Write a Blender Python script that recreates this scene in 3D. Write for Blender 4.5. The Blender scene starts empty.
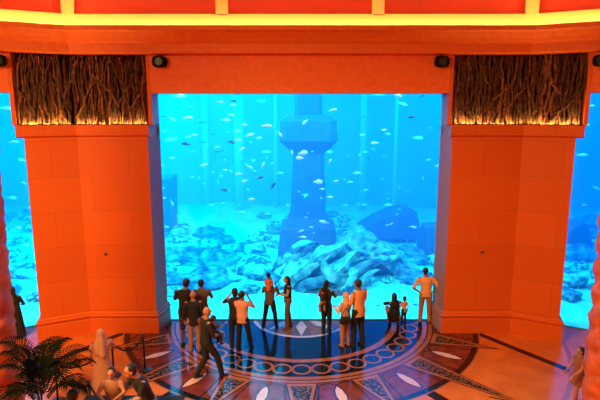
import bpy, bmesh, math, random
from mathutils import Vector, Matrix
random.seed(7)
C = bpy.context.scene.collection
PI = math.pi
# ---------------------------------------------------------------- camera numbers (600x400)
F = 515.0; PITCH = math.radians(9.9); CH = 6.5
cp, sp = math.cos(PITCH), math.sin(PITCH)
def ray(px, py):
    u = (px-300)/F; v = -(py-200)/F
    return Vector((u, cp+v*sp, -sp+v*cp))
def ground(px, py, z=0.0):
    d = ray(px, py); t = (z-CH)/d.z
    return Vector((d.x*t, d.y*t, z))
def at_y(px, py, Y):
    d = ray(px, py); t = Y/d.y
    return Vector((d.x*t, Y, CH+d.z*t))
def px_len(n, Y): return n/F*Y

# ---------------------------------------------------------------- materials
def new_mat(name):
    m = bpy.data.materials.new(name); m.use_nodes = True
    nt = m.node_tree; b = nt.nodes['Principled BSDF']
    return m, nt, b
def mat(name, col, rough=.6, col2=None, scale=6.0, bump=0.0, spec=.5, metal=0, detail=4, sheen=0, lo=.35, hi=.65):
    m, nt, b = new_mat(name)
    b.inputs['Base Color'].default_value = (*col, 1)
    b.inputs['Roughness'].default_value = rough
    b.inputs['Metallic'].default_value = metal
    b.inputs['Specular IOR Level'].default_value = spec
    if col2 or bump:
        tc = nt.nodes.new('ShaderNodeTexCoord'); n = nt.nodes.new('ShaderNodeTexNoise')
        n.inputs['Scale'].default_value = scale; n.inputs['Detail'].default_value = detail
        nt.links.new(tc.outputs['Object'], n.inputs['Vector'])
        if col2:
            r = nt.nodes.new('ShaderNodeValToRGB')
            r.color_ramp.elements[0].position = lo; r.color_ramp.elements[0].color = (*col, 1)
            r.color_ramp.elements[1].position = hi; r.color_ramp.elements[1].color = (*col2, 1)
            nt.links.new(n.outputs['Fac'], r.inputs['Fac']); nt.links.new(r.outputs['Color'], b.inputs['Base Color'])
        if bump:
            bp = nt.nodes.new('ShaderNodeBump'); bp.inputs['Strength'].default_value = bump; bp.inputs['Distance'].default_value = .05
            nt.links.new(n.outputs['Fac'], bp.inputs['Height']); nt.links.new(bp.outputs['Normal'], b.inputs['Normal'])
    return m
def mat_blocks(name, col, col2, joint):
    m, nt, b = new_mat(name); b.inputs['Roughness'].default_value = .55; b.inputs['Specular IOR Level'].default_value = .3
    uv = nt.nodes.new('ShaderNodeUVMap'); mp = nt.nodes.new('ShaderNodeMapping'); mp.inputs['Location'].default_value = (.35, .33, 0)
    br = nt.nodes.new('ShaderNodeTexBrick'); br.inputs['Scale'].default_value = 1
    br.inputs['Brick Width'].default_value = 2.1; br.inputs['Row Height'].default_value = 1.0
    br.inputs['Mortar Size'].default_value = .006; br.inputs['Mortar Smooth'].default_value = .2
    br.inputs['Color1'].default_value = (*col, 1); br.inputs['Color2'].default_value = (*col2, 1); br.inputs['Mortar'].default_value = (*joint, 1)
    n = nt.nodes.new('ShaderNodeTexNoise'); n.inputs['Scale'].default_value = 22; n.inputs['Detail'].default_value = 6
    mx = nt.nodes.new('ShaderNodeMix'); mx.data_type = 'RGBA'; mx.blend_type = 'MULTIPLY'; mx.inputs[0].default_value = .35
    nt.links.new(uv.outputs[0], mp.inputs[0]); nt.links.new(mp.outputs[0], br.inputs['Vector'])
    nt.links.new(uv.outputs[0], n.inputs['Vector'])
    nt.links.new(br.outputs['Color'], mx.inputs[6]); nt.links.new(n.outputs['Color'], mx.inputs[7])
    nt.links.new(mx.outputs[2], b.inputs['Base Color'])
    return m
M = {}
M['wall'] = mat_blocks('wall_stone', (.80, .135, .014), (.74, .118, .012), (.56, .08, .01))  # cream building: orange hall light put into wall, lintel and cornice colours
M['lintel'] = mat('plain_plaster', (.80, .135, .014), .6, (.72, .115, .012), 9, bump=.05)
M['cornice'] = mat('cornice_plaster', (.74, .14, .016), .6, (.68, .12, .014), 7)
M['cream'] = mat('cream_frame', (.86, .46, .15), .6)
M['panel'] = mat('red_panel', (.86, .05, .006), .6, (.8, .045, .006), 3)
M['reveal'] = mat('blue_lit_reveal', (.34, .16, .15), .6, (.29, .14, .13), 12)  # pier stone greyed in its colour as if lit blue
M['black_trim'] = mat('black_trim', (.01, .01, .012), .4)
M['marble'] = mat('floor_orange_marble', (.74, .18, .034), .18, (.58, .125, .024), 1.6, detail=8)
M['tan'] = mat('floor_tan_marble', (.44, .13, .045), .16, (.34, .10, .035), 5, detail=6)
M['maroon'] = mat('floor_maroon_marble', (.15, .022, .010), .14, (.24, .04, .018), 4, detail=8)
M['black'] = mat('floor_black_marble', (.006, .006, .008), .12)
M['granite'] = mat('floor_dark_granite', (.006, .012, .022), .10, (.05, .055, .07), 30, detail=3, lo=.55, hi=.8)
M['speckle'] = mat('floor_speckled_mosaic', (.015, .012, .012), .2, (.19, .085, .05), 13, detail=3, lo=.5, hi=.54)
M['pink'] = mat('floor_pale_pink_marble', (.80, .48, .38), .16, (.72, .40, .32), 8)
M['white'] = mat('floor_white_marble', (.72, .62, .60), .16, (.62, .52, .5), 8)
M['brown'] = mat('floor_brown_marble', (.22, .11, .08), .15, (.30, .16, .12), 7)
M['greybrown'] = mat('floor_grey_marble', (.10, .08, .09), .15, (.15, .12, .12), 9)
M['shell'] = mat('column_shellwork', (.66, .12, .018), .6, (.42, .07, .012), 5, bump=.5, detail=6)
for _k in ('marble', 'tan', 'maroon', 'brown', 'pink', 'speckle'): M[_k].node_tree.nodes['Principled BSDF'].inputs['Specular IOR Level'].default_value = .32
M['bark'] = mat('dry_branch', (.13, .035, .012), .85, (.03, .012, .007), 9, bump=.6)
M['bark2'] = mat('pale_branch', (.30, .085, .03), .85, (.08, .03, .013), 9, bump=.6)
M['backing'] = mat('niche_backing', (.02, .008, .005), .9)
M['spk'] = mat('speaker_black', (.004, .004, .004), .8, spec=.1)
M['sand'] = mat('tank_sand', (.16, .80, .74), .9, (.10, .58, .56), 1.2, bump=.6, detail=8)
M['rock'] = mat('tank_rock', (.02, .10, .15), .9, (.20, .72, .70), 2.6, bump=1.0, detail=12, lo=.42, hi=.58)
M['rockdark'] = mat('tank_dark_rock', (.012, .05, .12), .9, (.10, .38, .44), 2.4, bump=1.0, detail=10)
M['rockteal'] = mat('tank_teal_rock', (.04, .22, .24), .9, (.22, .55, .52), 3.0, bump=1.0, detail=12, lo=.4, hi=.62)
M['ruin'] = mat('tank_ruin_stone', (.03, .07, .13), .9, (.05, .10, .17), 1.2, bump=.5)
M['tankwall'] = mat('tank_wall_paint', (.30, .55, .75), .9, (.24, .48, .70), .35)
M['streak'] = mat('tank_pale_streak', (.42, .72, .86), .7)  # brightness of the light streaks put into the colour
M['fishw'] = mat('fish_silver', (.92, .90, .82), .4, (.8, .8, .74), 8)
M['fishc'] = mat('fish_pale_blue', (.45, .72, .75), .5, (.3, .6, .66), 8)
M['fishd'] = mat('fish_dark', (.02, .03, .04), .5, (.09, .08, .06), 8)
M['fishb'] = mat('fish_blue', (.03, .12, .35), .5, (.04, .18, .45), 6)
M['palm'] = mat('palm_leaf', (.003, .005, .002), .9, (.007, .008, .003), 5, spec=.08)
M['palmstem'] = mat('palm_stem', (.06, .045, .02), .7)
M['pot'] = mat('dark_pot', (.03, .015, .01), .5)
M['postmetal'] = mat('black_post', (.012, .01, .01), .35)
M['rope'] = mat('black_rope', (.012, .008, .008), .8)
M['skin'] = mat('skin_mid', (.46, .19, .10), .55)
M['skind'] = mat('skin_brown', (.25, .10, .055), .55)
M['hair'] = mat('dark_hair', (.008, .006, .005), .5, (.016, .01, .008), 40)
M['eye'] = mat('eye_dark', (.02, .015, .012), .2)
M['shoe'] = mat('dark_shoe', (.015, .01, .01), .5)
M['sandal'] = mat('brown_shoe', (.28, .12, .06), .5)
def cloth(name, c, k=.8):
    M[name] = mat('cloth_'+name, c, .85, tuple(x*k for x in c), 7)
cloth('c_black', (.012, .010, .011)); cloth('c_darkblue', (.012, .012, .022)); cloth('c_orange', (.85, .38, .16))
cloth('c_peach', (.80, .42, .26)); cloth('c_grey', (.15, .085, .065)); cloth('c_brown', (.20, .085, .045))
cloth('c_tan', (.48, .22, .12)); cloth('c_pink', (.72, .30, .22)); cloth('c_red', (.78, .16, .07)); cloth('c_white', (.60, .27, .15), .9)
cloth('c_darkbrown', (.045, .022, .016)); cloth('c_rust', (.33, .10, .05)); cloth('c_copper', (.42, .15, .075))
M['c_pattern'] = mat('cloth_patterned', (.78, .45, .33), .85, (.05, .03, .025), 22, detail=2, lo=.48, hi=.56)
M['c_camo'] = mat('cloth_dark_patterned', (.02, .015, .015), .85, (.16, .06, .045), 16, detail=2, lo=.5, hi=.58)
M['lens'] = mat('camera_silver', (.8, .8, .8), .3)

# ---------------------------------------------------------------- helpers
def link(name, bm, m, parent=None, smooth=False, mats=None):
    me = bpy.data.meshes.new(name); bm.to_mesh(me); bm.free()
    o = bpy.data.objects.new(name, me); C.objects.link(o)
    for x in (mats or [m]): me.materials.append(x)
    if smooth:
        for p in me.polygons: p.use_smooth = True
    if parent: o.parent = parent
    return o
def tag(o, label=None, cat=None, group=None, kind=None):
    if label: o['label'] = label
    if cat: o['category'] = cat
    if group: o['group'] = group
    if kind: o['kind'] = kind
    return o
def empty(name, loc=(0, 0, 0), rz=0):
    o = bpy.data.objects.new(name, None); C.objects.link(o); o.location = loc; o.rotation_euler = (0, 0, rz); o.empty_display_size = .1
    return o
def box(bm, lo, hi, mi=0):
    v = [bm.verts.new((x, y, z)) for z in (lo[2], hi[2]) for y in (lo[1], hi[1]) for x in (lo[0], hi[0])]
    for f in ((0, 2, 3, 1), (4, 5, 7, 6), (0, 1, 5, 4), (2, 6, 7, 3), (0, 4, 6, 2), (1, 3, 7, 5)):
        bm.faces.new([v[i] for i in f]).material_index = mi
def cap(bm, p0, p1, r0, r1, n=10, sc=None):
    """closed tapered capsule"""
    p0 = Vector(p0); p1 = Vector(p1); d = p1-p0; L = d.length
    d = d/L if L > 1e-6 else Vector((0, 0, 1))
    a = d.orthogonal().normalized(); b = d.cross(a)
    rings = []
    for k in (0.15, .5, .87): rings.append((p0 - d*r0*math.sqrt(1-k*k), r0*k))
    rings.append((p0, r0)); rings.append((p0.lerp(p1, .5), (r0+r1)/2)); rings.append((p1, r1))
    for k in (.87, .5, .15): rings.append((p1 + d*r1*math.sqrt(1-k*k), r1*k))
    prev = None
    for c, r in rings:
        vs = [bm.verts.new(c + (a*math.cos(2*PI*i/n)+b*math.sin(2*PI*i/n))*r) for i in range(n)]
        if prev:
            for i in range(n): bm.faces.new((prev[i], prev[(i+1) % n], vs[(i+1) % n], vs[i]))
        else: bm.faces.new(vs[::-1])
        prev = vs
    bm.faces.new(prev)
def ell(bm, c, r, rot=None, u=14, v=9):
    mtx = Matrix.Translation(Vector(c)) @ (rot or Matrix()) @ Matrix.Diagonal((r[0], r[1], r[2], 1))
    bmesh.ops.create_uvsphere(bm, u_segments=u, v_segments=v, radius=1, matrix=mtx)
def loft(bm, rings, n=16):
    """rings: (centre, rx, ry) horizontal ellipses, closed ends"""
    prev = None
    for c, rx, ry in rings:
        vs = [bm.verts.new((c[0]+rx*math.cos(2*PI*i/n), c[1]+ry*math.sin(2*PI*i/n), c[2])) for i in range(n)]
        if prev:
            for i in range(n): bm.faces.new((prev[i], prev[(i+1) % n], vs[(i+1) % n], vs[i]))
        else: bm.faces.new(vs[::-1])
        prev = vs
    bm.faces.new(prev)
def tube(bm, pts, rad, n=6):
    pts = [Vector(p) for p in pts]; prev = None
    for i, p in enumerate(pts):
        t = (pts[min(i+1, len(pts)-1)]-pts[max(i-1, 0)]).normalized()
        a = t.cross(Vector((.3, .9, .1))).normalized(); b = t.cross(a)
        r = rad[i] if isinstance(rad, (list, tuple)) else rad
        vs = [bm.verts.new(p+(a*math.cos(2*PI*k/n)+b*math.sin(2*PI*k/n))*r) for k in range(n)]
        if prev:
            for k in range(n): bm.faces.new((prev[k], prev[(k+1) % n], vs[(k+1) % n], vs[k]))
        else: bm.faces.new(vs[::-1])
        prev = vs
    bm.faces.new(prev)
def offset(pts, d):
    """plan polyline offset towards the room (-Y side for a line running +X)"""
    out = []; n = len(pts)
    def nrm(a, b):
        t = (Vector(b)-Vector(a)).normalized(); return Vector((t.y, -t.x))
    for i in range(n):
        p = Vector(pts[i])
        if i == 0: out.append(p+nrm(pts[0], pts[1])*d)
        elif i == n-1: out.append(p+nrm(pts[-2], pts[-1])*d)
        else:
            n1 = nrm(pts[i-1], pts[i]); n2 = nrm(pts[i], pts[i+1]); s = (n1+n2); s = s/s.length
            out.append(p+s*d/max(.35, s.dot(n1)))
    return out
def run(bm, plan, profile, closed=True, mi=0):
    """sweep a profile [(offset, z)] along a plan polyline; UV = (arc length, z)"""
    uvl = bm.loops.layers.uv.verify()
    rows = [offset(plan, d) for d, z in profile]
    arc = [0]
    for a, b in zip(plan, plan[1:]): arc.append(arc[-1]+(Vector(b)-Vector(a)).length)
    V = [[bm.verts.new((p.x, p.y, z)) for p in row] for row, (d, z) in zip(rows, profile)]
    m = len(profile)
    for j in range(m if closed else m-1):
        k = (j+1) % m
        for i in range(len(plan)-1):
            f = bm.faces.new((V[j][i], V[j][i+1], V[k][i+1], V[k][i])); f.material_index = mi
            for l, (ii, zz) in zip(f.loops, ((i, profile[j][1]), (i+1, profile[j][1]), (i+1, profile[k][1]), (i, profile[k][1]))):
                l[uvl].uv = (arc[ii], zz)
    if closed:
        bm.faces.new([V[j][0] for j in range(m)][::-1]); bm.faces.new([V[j][-1] for j in range(m)])
def struct(name, bm, m, mats=None, parent=None, smooth=False):
    bmesh.ops.recalc_face_normals(bm, faces=bm.faces)
    o = link(name, bm, m, parent, smooth, mats); o['kind'] = 'structure'; return o

# ---------------------------------------------------------------- hall shell
GY = 15.24
def mir(pl, s): return pl if s > 0 else [(-x, y) for x, y in pl][::-1]
DX, DY = .896, -.444          # direction of the angled facets
W = [(6.2+9.6*DX, 14.41+9.6*DY), (6.2, 14.41)]
MAINW = [(-x, y) for x, y in W] + [(x, y) for x, y in W][::-1]

for s, side in ((-1, 'left'), (1, 'right')):
    bm = bmesh.new()
    plan = mir([(4.12, GY), (4.24, 14.41), (6.2, 14.41), (7.37, 13.83), (7.70, 14.93)], s)
    # pier body, plinth moulding, capital as one solid shell
    prof = [(.09, 0), (.09, .44), (.05, .47), (.10, .50), (.12, .55), (.07, .58), (.07, .62), (.03, .65), (0, .66), (0, 5.80)]
    run(bm, plan, prof, closed=False)
    # faces turned to the glass get a greyer colour, imitating blue tank light
    bm.faces.ensure_lookup_table()
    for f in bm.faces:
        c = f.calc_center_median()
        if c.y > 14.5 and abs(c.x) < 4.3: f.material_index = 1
    # top cap of capital ledge
    run(bm, mir([(4.18, 14.42), (6.2, 14.41), (7.54, 13.75)], s), [(0, 5.76), (.04, 5.79), (.08, 5.81), (.09, 6.08), (.07, 6.10), (-.95, 6.10), (-.95, 5.76)])
    # niche: back and two jambs, up to the cornice
    run(bm, mir([(4.12, 14.85), (6.30, 14.85), (7.70, 14.16)], s), [(0, 6.09), (0, 8.2), (-.2, 8.2), (-.2, 6.09)], mi=2)
    for pl in ([(4.12, GY-.02), (4.08, 14.41), (4.19, 14.41), (4.19, 14.86)],):
        run(bm, mir(pl, s), [(0, 6.09), (0, 8.1)], closed=False)
    run(bm, mir([(7.50, 14.26), (7.50, 13.766), (7.59, 13.722), (7.75, 14.93)], s), [(0, 6.09), (0, 8.1)], closed=False)
    bm.faces.ensure_lookup_table()
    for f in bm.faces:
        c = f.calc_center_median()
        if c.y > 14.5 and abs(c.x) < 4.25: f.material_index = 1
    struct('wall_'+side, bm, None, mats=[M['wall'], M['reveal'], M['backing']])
# lintels
bm = bmesh.new(); run(bm, [(-4.08, 14.41), (4.08, 14.41)], [(0, 6.96), (0, 8.1), (-.9, 8.1), (-.9, 6.96)])
o = struct('wall_front', bm, M['lintel'])
for s, side in ((-1, 'left'), (1, 'right')):
    bm = bmesh.new()
    run(bm, mir([(7.59, 13.722), (7.37+8.3*DX, 13.83+8.3*DY)], s), [(0, 6.96), (0, 8.1), (-1.15, 8.1), (-1.15, 6.96)])
    struct('wall_front_'+side, bm, M['lintel'])
    # the next pier along, beyond the frame
    bm = bmesh.new()
    x0, y0 = 7.37+8.3*DX, 13.83+8.3*DY
    run(bm, mir([(x0+.3, y0+1.0), (x0, y0), (x0+1.5, y0-2.2)], s), [(0, 0), (0, 8.1)], closed=False)
    struct('wall_side_'+side, bm, M['wall'])
    bm = bmesh.new()
    box(bm, (min(s*16.2, s*16.5), -9, 0), (max(s*16.2, s*16.5), 8.2, 12.2)); struct('wall_far_'+side, bm, M['lintel'])
bm = bmesh.new(); box(bm, (-16.5, -9.3, 0), (16.5, -9, 12.2)); struct('wall_back', bm, M['lintel'])
# thin dark trim under the front lintel
bm = bmesh.new(); box(bm, (-4.12, GY-.05, 6.975), (4.12, GY-.01, 7.0)); struct('trim_1', bm, M['black_trim'])
# cornice with cove lip
bm = bmesh.new()
run(bm, MAINW, [(-.02, 7.97), (.22, 7.99), (.24, 8.02), (.26, 8.24), (.30, 8.255), (.30, 8.275), (.34, 8.29), (.38, 8.36), (.50, 8.50), (.58, 8.54), (.60, 8.655), (.50, 8.655), (.46, 8.50), (-.02, 8.48)])
struct('trim_2', bm, M['cornice'])
# upper wall: recessed red panels in a cream frame
bm = bmesh.new(); run(bm, MAINW, [(-.10, 8.40), (-.10, 12.2), (-.3, 12.2), (-.3, 8.40)]); struct('wall_upper', bm, M['panel'])
bm = bmesh.new(); run(bm, MAINW, [(0, 8.47), (0, 9.03), (-.1, 9.03), (-.1, 8.47)]); struct('trim_3', bm, M['cream'])
bm = bmesh.new(); run(bm, MAINW, [(0, 11.3), (0, 12.2), (-.1, 12.2), (-.1, 11.3)]); struct('trim_4', bm, M['cream'])
k = 5
for x in (-2.09, 2.09):
    bm = bmesh.new(); box(bm, (x-.16, 14.41, 9.0), (x+.16, 14.52, 11.4)); struct('trim_%d' % k, bm, M['cream']); k += 1
for s in (-1, 1):
    for t in (0, 4.1, 8.2):
        bm = bmesh.new()
        if t == 0: run(bm, mir([(6.04, 14.41), (6.2, 14.41), (6.2+.16*DX, 14.41+.16*DY)], s), [(.003, 9.0), (.003, 11.4), (-.1, 11.4), (-.1, 9.0)])
        else: run(bm, mir([(6.2+(t-.16)*DX, 14.41+(t-.16)*DY), (6.2+(t+.16)*DX, 14.41+(t+.16)*DY)], s), [(.003, 9.0), (.003, 11.4), (-.1, 11.4), (-.1, 9.0)])
        struct('trim_%d' % k, bm, M['cream']); k += 1
bm = bmesh.new(); box(bm, (-16.5, -9.3, 12.2), (16.5, 15, 12.4)); struct('ceiling', bm, M['cornice'])

# ---------------------------------------------------------------- floor with its inlaid medallion (one mesh, many stones)
FM = ['marble', 'tan', 'maroon', 'black', 'granite', 'speckle', 'pink', 'white', 'brown', 'greybrown']
fi = {n: i for i, n in enumerate(FM)}
bm = bmesh.new(); CX, CY = 0.04, 15.55
def poly(pts, z, m):
    f = bm.faces.new([bm.verts.new((x, y, z)) for x, y in pts]); f.material_index = fi[m]
    if f.normal.z < 0: f.normal_flip()
    f.normal_update()
    if f.normal.z < 0: f.normal_flip()
def pol(r, a): return (CX+r*math.cos(a), CY+r*math.sin(a))
def ring(r0, r1, z, m, n=120):
    for i in range(n):
        a = -PI+PI*i/n; b = -PI+PI*(i+1)/n
        a -= .05*(1-2*i/n); b -= .05*(1-2*(i+1)/n)
        if r0 > 0: poly([pol(r0, a), pol(r1, a), pol(r1, b), pol(r0, b)], z, m)
        else: poly([pol(0, 0), pol(r1, a), pol(r1, b)], z, m)
def stroke(pts, w, z, m):
    pts = [Vector(p) for p in pts]; L = []; R = []
    for i, p in enumerate(pts):
        t = (pts[min(i+1, len(pts)-1)]-pts[max(i-1, 0)]).normalized(); n = Vector((t.y, -t.x))
        L.append(p+n*w/2); R.append(p-n*w/2)
    for i in range(len(pts)-1): poly([L[i], L[i+1], R[i+1], R[i]], z, m)
poly([(-16.5, -9.3), (16.5, -9.3), (16.5, 16), (-16.5, 16)], 0, 'marble')
ring(0, 5.36, .001, 'maroon'); ring(5.20, 5.36, .0016, 'black')
ring(5.36, 5.40, .0016, 'tan'); ring(0, 4.05, .002, 'tan')
ring(4.05, 4.08, .0026, 'black'); ring(3.90, 3.94, .0026, 'black')
ring(3.02, 3.76, .003, 'black'); ring(0, 2.84, .003, 'black'); ring(0, 2.80, .0036, 'granite')
NC = 43
for i in range(NC):
    a = -PI/2+2*PI*i/NC
    if math.sin(a) > .05: continue
    c = pol(3.39, a)
    poly([(c[0]+.262*math.cos(t*PI/12), c[1]+.262*math.sin(t*PI/12)) for t in range(24)], .0042, 'tan')
    poly([(c[0]+.195*math.cos(t*PI/12), c[1]+.195*math.sin(t*PI/12)) for t in range(24)], .0048, 'black')
    poly([(c[0]+.18*math.cos(t*PI/12), c[1]+.18*math.sin(t*PI/12)) for t in range(24)], .0054, 'granite')
# compass in the middle
ring(1.42, 1.53, .0042, 'white'); ring(0, 1.42, .0042, 'greybrown')
for i in range(16):
    a = -PI/2+PI/8*i
    if math.sin(a) > .1: continue
    if i % 2 == 0:
        big = 1.40
        poly([pol(.2, a), pol(.8, a-.21), pol(big, a), pol(.8, a+.21)], .0054, 'white')
    else:
        poly([pol(.3, a-.1), pol(1.38, a-.17), pol(1.38, a+.17), pol(.3, a+.1)], .0048, 'brown')
def loc(a, s_, r):   # local frame of a sector: lateral s_, radial r
    return (CX+r*math.cos(a)-s_*math.sin(a), CY+r*math.sin(a)+s_*math.cos(a))
for i in range(16):
    a = -PI/2+PI/8*i
    if math.sin(a) > .25: continue
    tip = 7.0 if i % 2 == 0 else 5.78
    if i in (0,): tip = 6.4
    r0, hw = 4.08, .36
    for w_, dz, m_ in ((hw+.035, .0024, 'black'), (hw, .003, 'tan')):
        poly([loc(a, -w_, r0), loc(a, 0, tip+(.2 if m_ == 'black' else 0)), loc(a, w_, r0)], dz, m_)
    w1 = .26; tt = tip-.45; r1 = 4.2
    poly([loc(a, -w1, r1), loc(a, -.02, tt), loc(a, .02, tt), loc(a, w1, r1)], .0036, 'speckle')
    c = a+PI/16
    lens = [(0, 5.14), (.09, 4.95), (.125, 4.72), (.09, 4.45), (0, 4.24)]
    ln = lens + [(-x, y) for x, y in lens[-2:0:-1]]
    poly([loc(c, x, y) for x, y in ln], .0030, 'pink')
    arch = [(0, 5.16), (.095, 4.96), (.135, 4.72), (.1, 4.45), (0, 4.24), (-.14, 4.14), (-.3, 4.13), (-.42, 4.2), (-.47, 4.4), (-.56, 4.75), (-.66, 5.2)]
    stroke([loc(c, x, y) for x, y in arch], .035, .0042, 'black')
    stroke([loc(c, -x, y) for x, y in arch], .035, .0042, 'black')
for a in (-PI/2+PI*3/16, -PI/2-PI*3/16, -PI/2+PI/16, -PI/2-PI/16):
    poly([loc(a, -.14, 5.3), loc(a, .14, 5.3), loc(a, .14, 8.5), loc(a, -.14, 8.5)], .0012, 'black')
ring(7.6, 7.72, .0018, 'tan')
for s in (-1, 1):
    stroke([(s*5.15, 14.45), (s*6.15, 13.05), (s*7.1, 11.75), (s*8.6, 9.4)], .22, .0014, 'black')
    stroke([(s*4.35, 10.9), (s*5.9, 10.2), (s*7.2, 8.9)], .05, .0014, 'black')
bmesh.ops.bisect_plane(bm, geom=bm.verts[:]+bm.edges[:]+bm.faces[:], plane_co=(0, GY-.01, 0), plane_no=(0, 1, 0), clear_outer=True)
me = bpy.data.meshes.new('floor'); bm.to_mesh(me); bm.free()
fl = bpy.data.objects.new('floor', me); C.objects.link(fl); fl['kind'] = 'structure'
for n in FM: me.materials.append(M[n])
bm = bmesh.new(); box(bm, (-16.5, -9.3, -.3), (16.5, GY, -.01)); struct('floor_slab', bm, M['tan'])

# ---------------------------------------------------------------- windows (acrylic) and the tank
m, nt, b = new_mat('acrylic'); nt.nodes.remove(b)
out = nt.nodes['Material Output']; tr = nt.nodes.new('ShaderNodeBsdfTransparent'); gl = nt.nodes.new('ShaderNodeBsdfGlossy'); gl.inputs['Roughness'].default_value = .02
lw = nt.nodes.new('ShaderNodeFresnel'); lw.inputs['IOR'].default_value = 1.2; mx = nt.nodes.new('ShaderNodeMixShader')
tr.inputs['Color'].default_value = (.985, .995, 1, 1)
nt.links.new(lw.outputs[0], mx.inputs[0]); nt.links.new(tr.outputs[0], mx.inputs[1]); nt.links.new(gl.outputs[0], mx.inputs[2]); nt.links.new(mx.outputs[0], out.inputs[0])
M['acrylic'] = m
bm = bmesh.new(); box(bm, (-4.12, GY, 0), (4.12, GY+.04, 7.0)); struct('window_1', bm, M['acrylic'])
for k, s in ((2, -1), (3, 1)):
    bm = bmesh.new(); run(bm, mir([(7.1, 15.22), (15.3, 15.22+8.2*DY/DX)], s), [(0, 0), (0, 7.0), (-.04, 7.0), (-.04, 0)]); struct('window_%d' % k, bm, M['acrylic'])

TB = 33.0; TW = 25.0
front = [(-TW, 6.3), (-7.12, 15.30), (7.12, 15.30), (TW, 6.3)]
# water
m = bpy.data.materials.new('tank_water'); m.use_nodes = True; nt = m.node_tree; nt.nodes.remove(nt.nodes['Principled BSDF'])
vs = nt.nodes.new('ShaderNodeVolumeScatter'); va = nt.nodes.new('ShaderNodeVolumeAbsorption'); ad = nt.nodes.new('ShaderNodeAddShader')
vs.inputs['Color'].default_value = (.0, .42, 1, 1); vs.inputs['Density'].default_value = .045; vs.inputs['Anisotropy'].default_value = 0
va.inputs['Color'].default_value = (0, .86, .985, 1); va.inputs['Density'].default_value = .22
nt.links.new(vs.outputs[0], ad.inputs[0]); nt.links.new(va.outputs[0], ad.inputs[1]); nt.links.new(ad.outputs[0], nt.nodes['Material Output'].inputs['Volume'])
bm = bmesh.new()
outl = front + [(TW, TB), (-TW, TB)]
lo_ = [bm.verts.new((x, y, -.2)) for x, y in outl]; hi_ = [bm.verts.new((x, y, 9.2)) for x, y in outl]
bm.faces.new(lo_[::-1]); bm.faces.new(hi_)
for i in range(6): bm.faces.new((lo_[i], lo_[(i+1) % 6], hi_[(i+1) % 6], hi_[i]))
struct('water', bm, m)
# tank shell
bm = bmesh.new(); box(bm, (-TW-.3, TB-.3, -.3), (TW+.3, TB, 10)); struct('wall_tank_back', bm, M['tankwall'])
for s, n in ((-1, 'left'), (1, 'right')):
    bm = bmesh.new(); box(bm, (min(s*(TW-.3), s*TW), 6, -.3), (max(s*(TW-.3), s*TW), TB, 10)); struct('wall_tank_'+n, bm, M['tankwall'])
bm = bmesh.new(); box(bm, (-TW, 5.5, 10), (TW, TB, 10.2)); struct('ceiling_tank', bm, M['tankwall'])
# backs of the piers and lintels facing the tank
bm = bmesh.new()
for s in (-1, 1):
    run(bm, mir([(4.13, 15.29), (7.7, 15.29), (7.7, 15.0)], s), [(0, 0), (0, 10.2), (.03, 10.2), (.03, 0)])
run(bm, [(-4.2, 15.29), (4.2, 15.29)], [(0, 6.98), (0, 10.2), (.03, 10.2), (.03, 6.98)])
for s in (-1, 1):
    run(bm, mir([(7.1, 15.34), (15.3, 15.34+8.2*DY/DX)], s), [(.1, 6.98), (.1, 10.2), (.13, 10.2), (.13, 6.98)])
    run(bm, mir([(15.3, 11.2), (TW, 6.3)], s), [(.1, 0), (.1, 10.2), (.13, 10.2), (.13, 0)])
struct('wall_tank_front', bm, M['tankwall'])
# sand bed, rising and falling
from mathutils import noise as NZ
def sand_h(x, y):
    h = .10*NZ.noise(Vector((x*.35, y*.35, 1))) + .03*NZ.noise(Vector((x*1.5, y*1.5, 4)))
    k = min(1, max(0, (y-16)/3.0))
    return .01 + max(0, .02+k*(h+.12)) + .35*max(0, (y-25)/8)*(1+NZ.noise(Vector((x*.2, y*.2, 9))))
bm = bmesh.new(); G = {}
xs = [-TW+i*.4 for i in range(int(2*TW/.4)+1)]
for i, x in enumerate(xs):
    y0 = 15.31 if abs(x) < 7.12 else 15.31-(abs(x)-7.12)*.5034
    for j in range(60):
        y = y0+(TB-.3-y0)*(j/59)**1.2
        G[i, j] = bm.verts.new((x, y, sand_h(x, y)))
for i in range(len(xs)-1):
    for j in range(59): bm.faces.new((G[i, j], G[i+1, j], G[i+1, j+1], G[i, j+1]))
tag(struct('sand_bed', bm, M['sand'], smooth=True), 'pale rippled sand on the bottom of the tank', 'sand', kind='structure')

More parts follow.
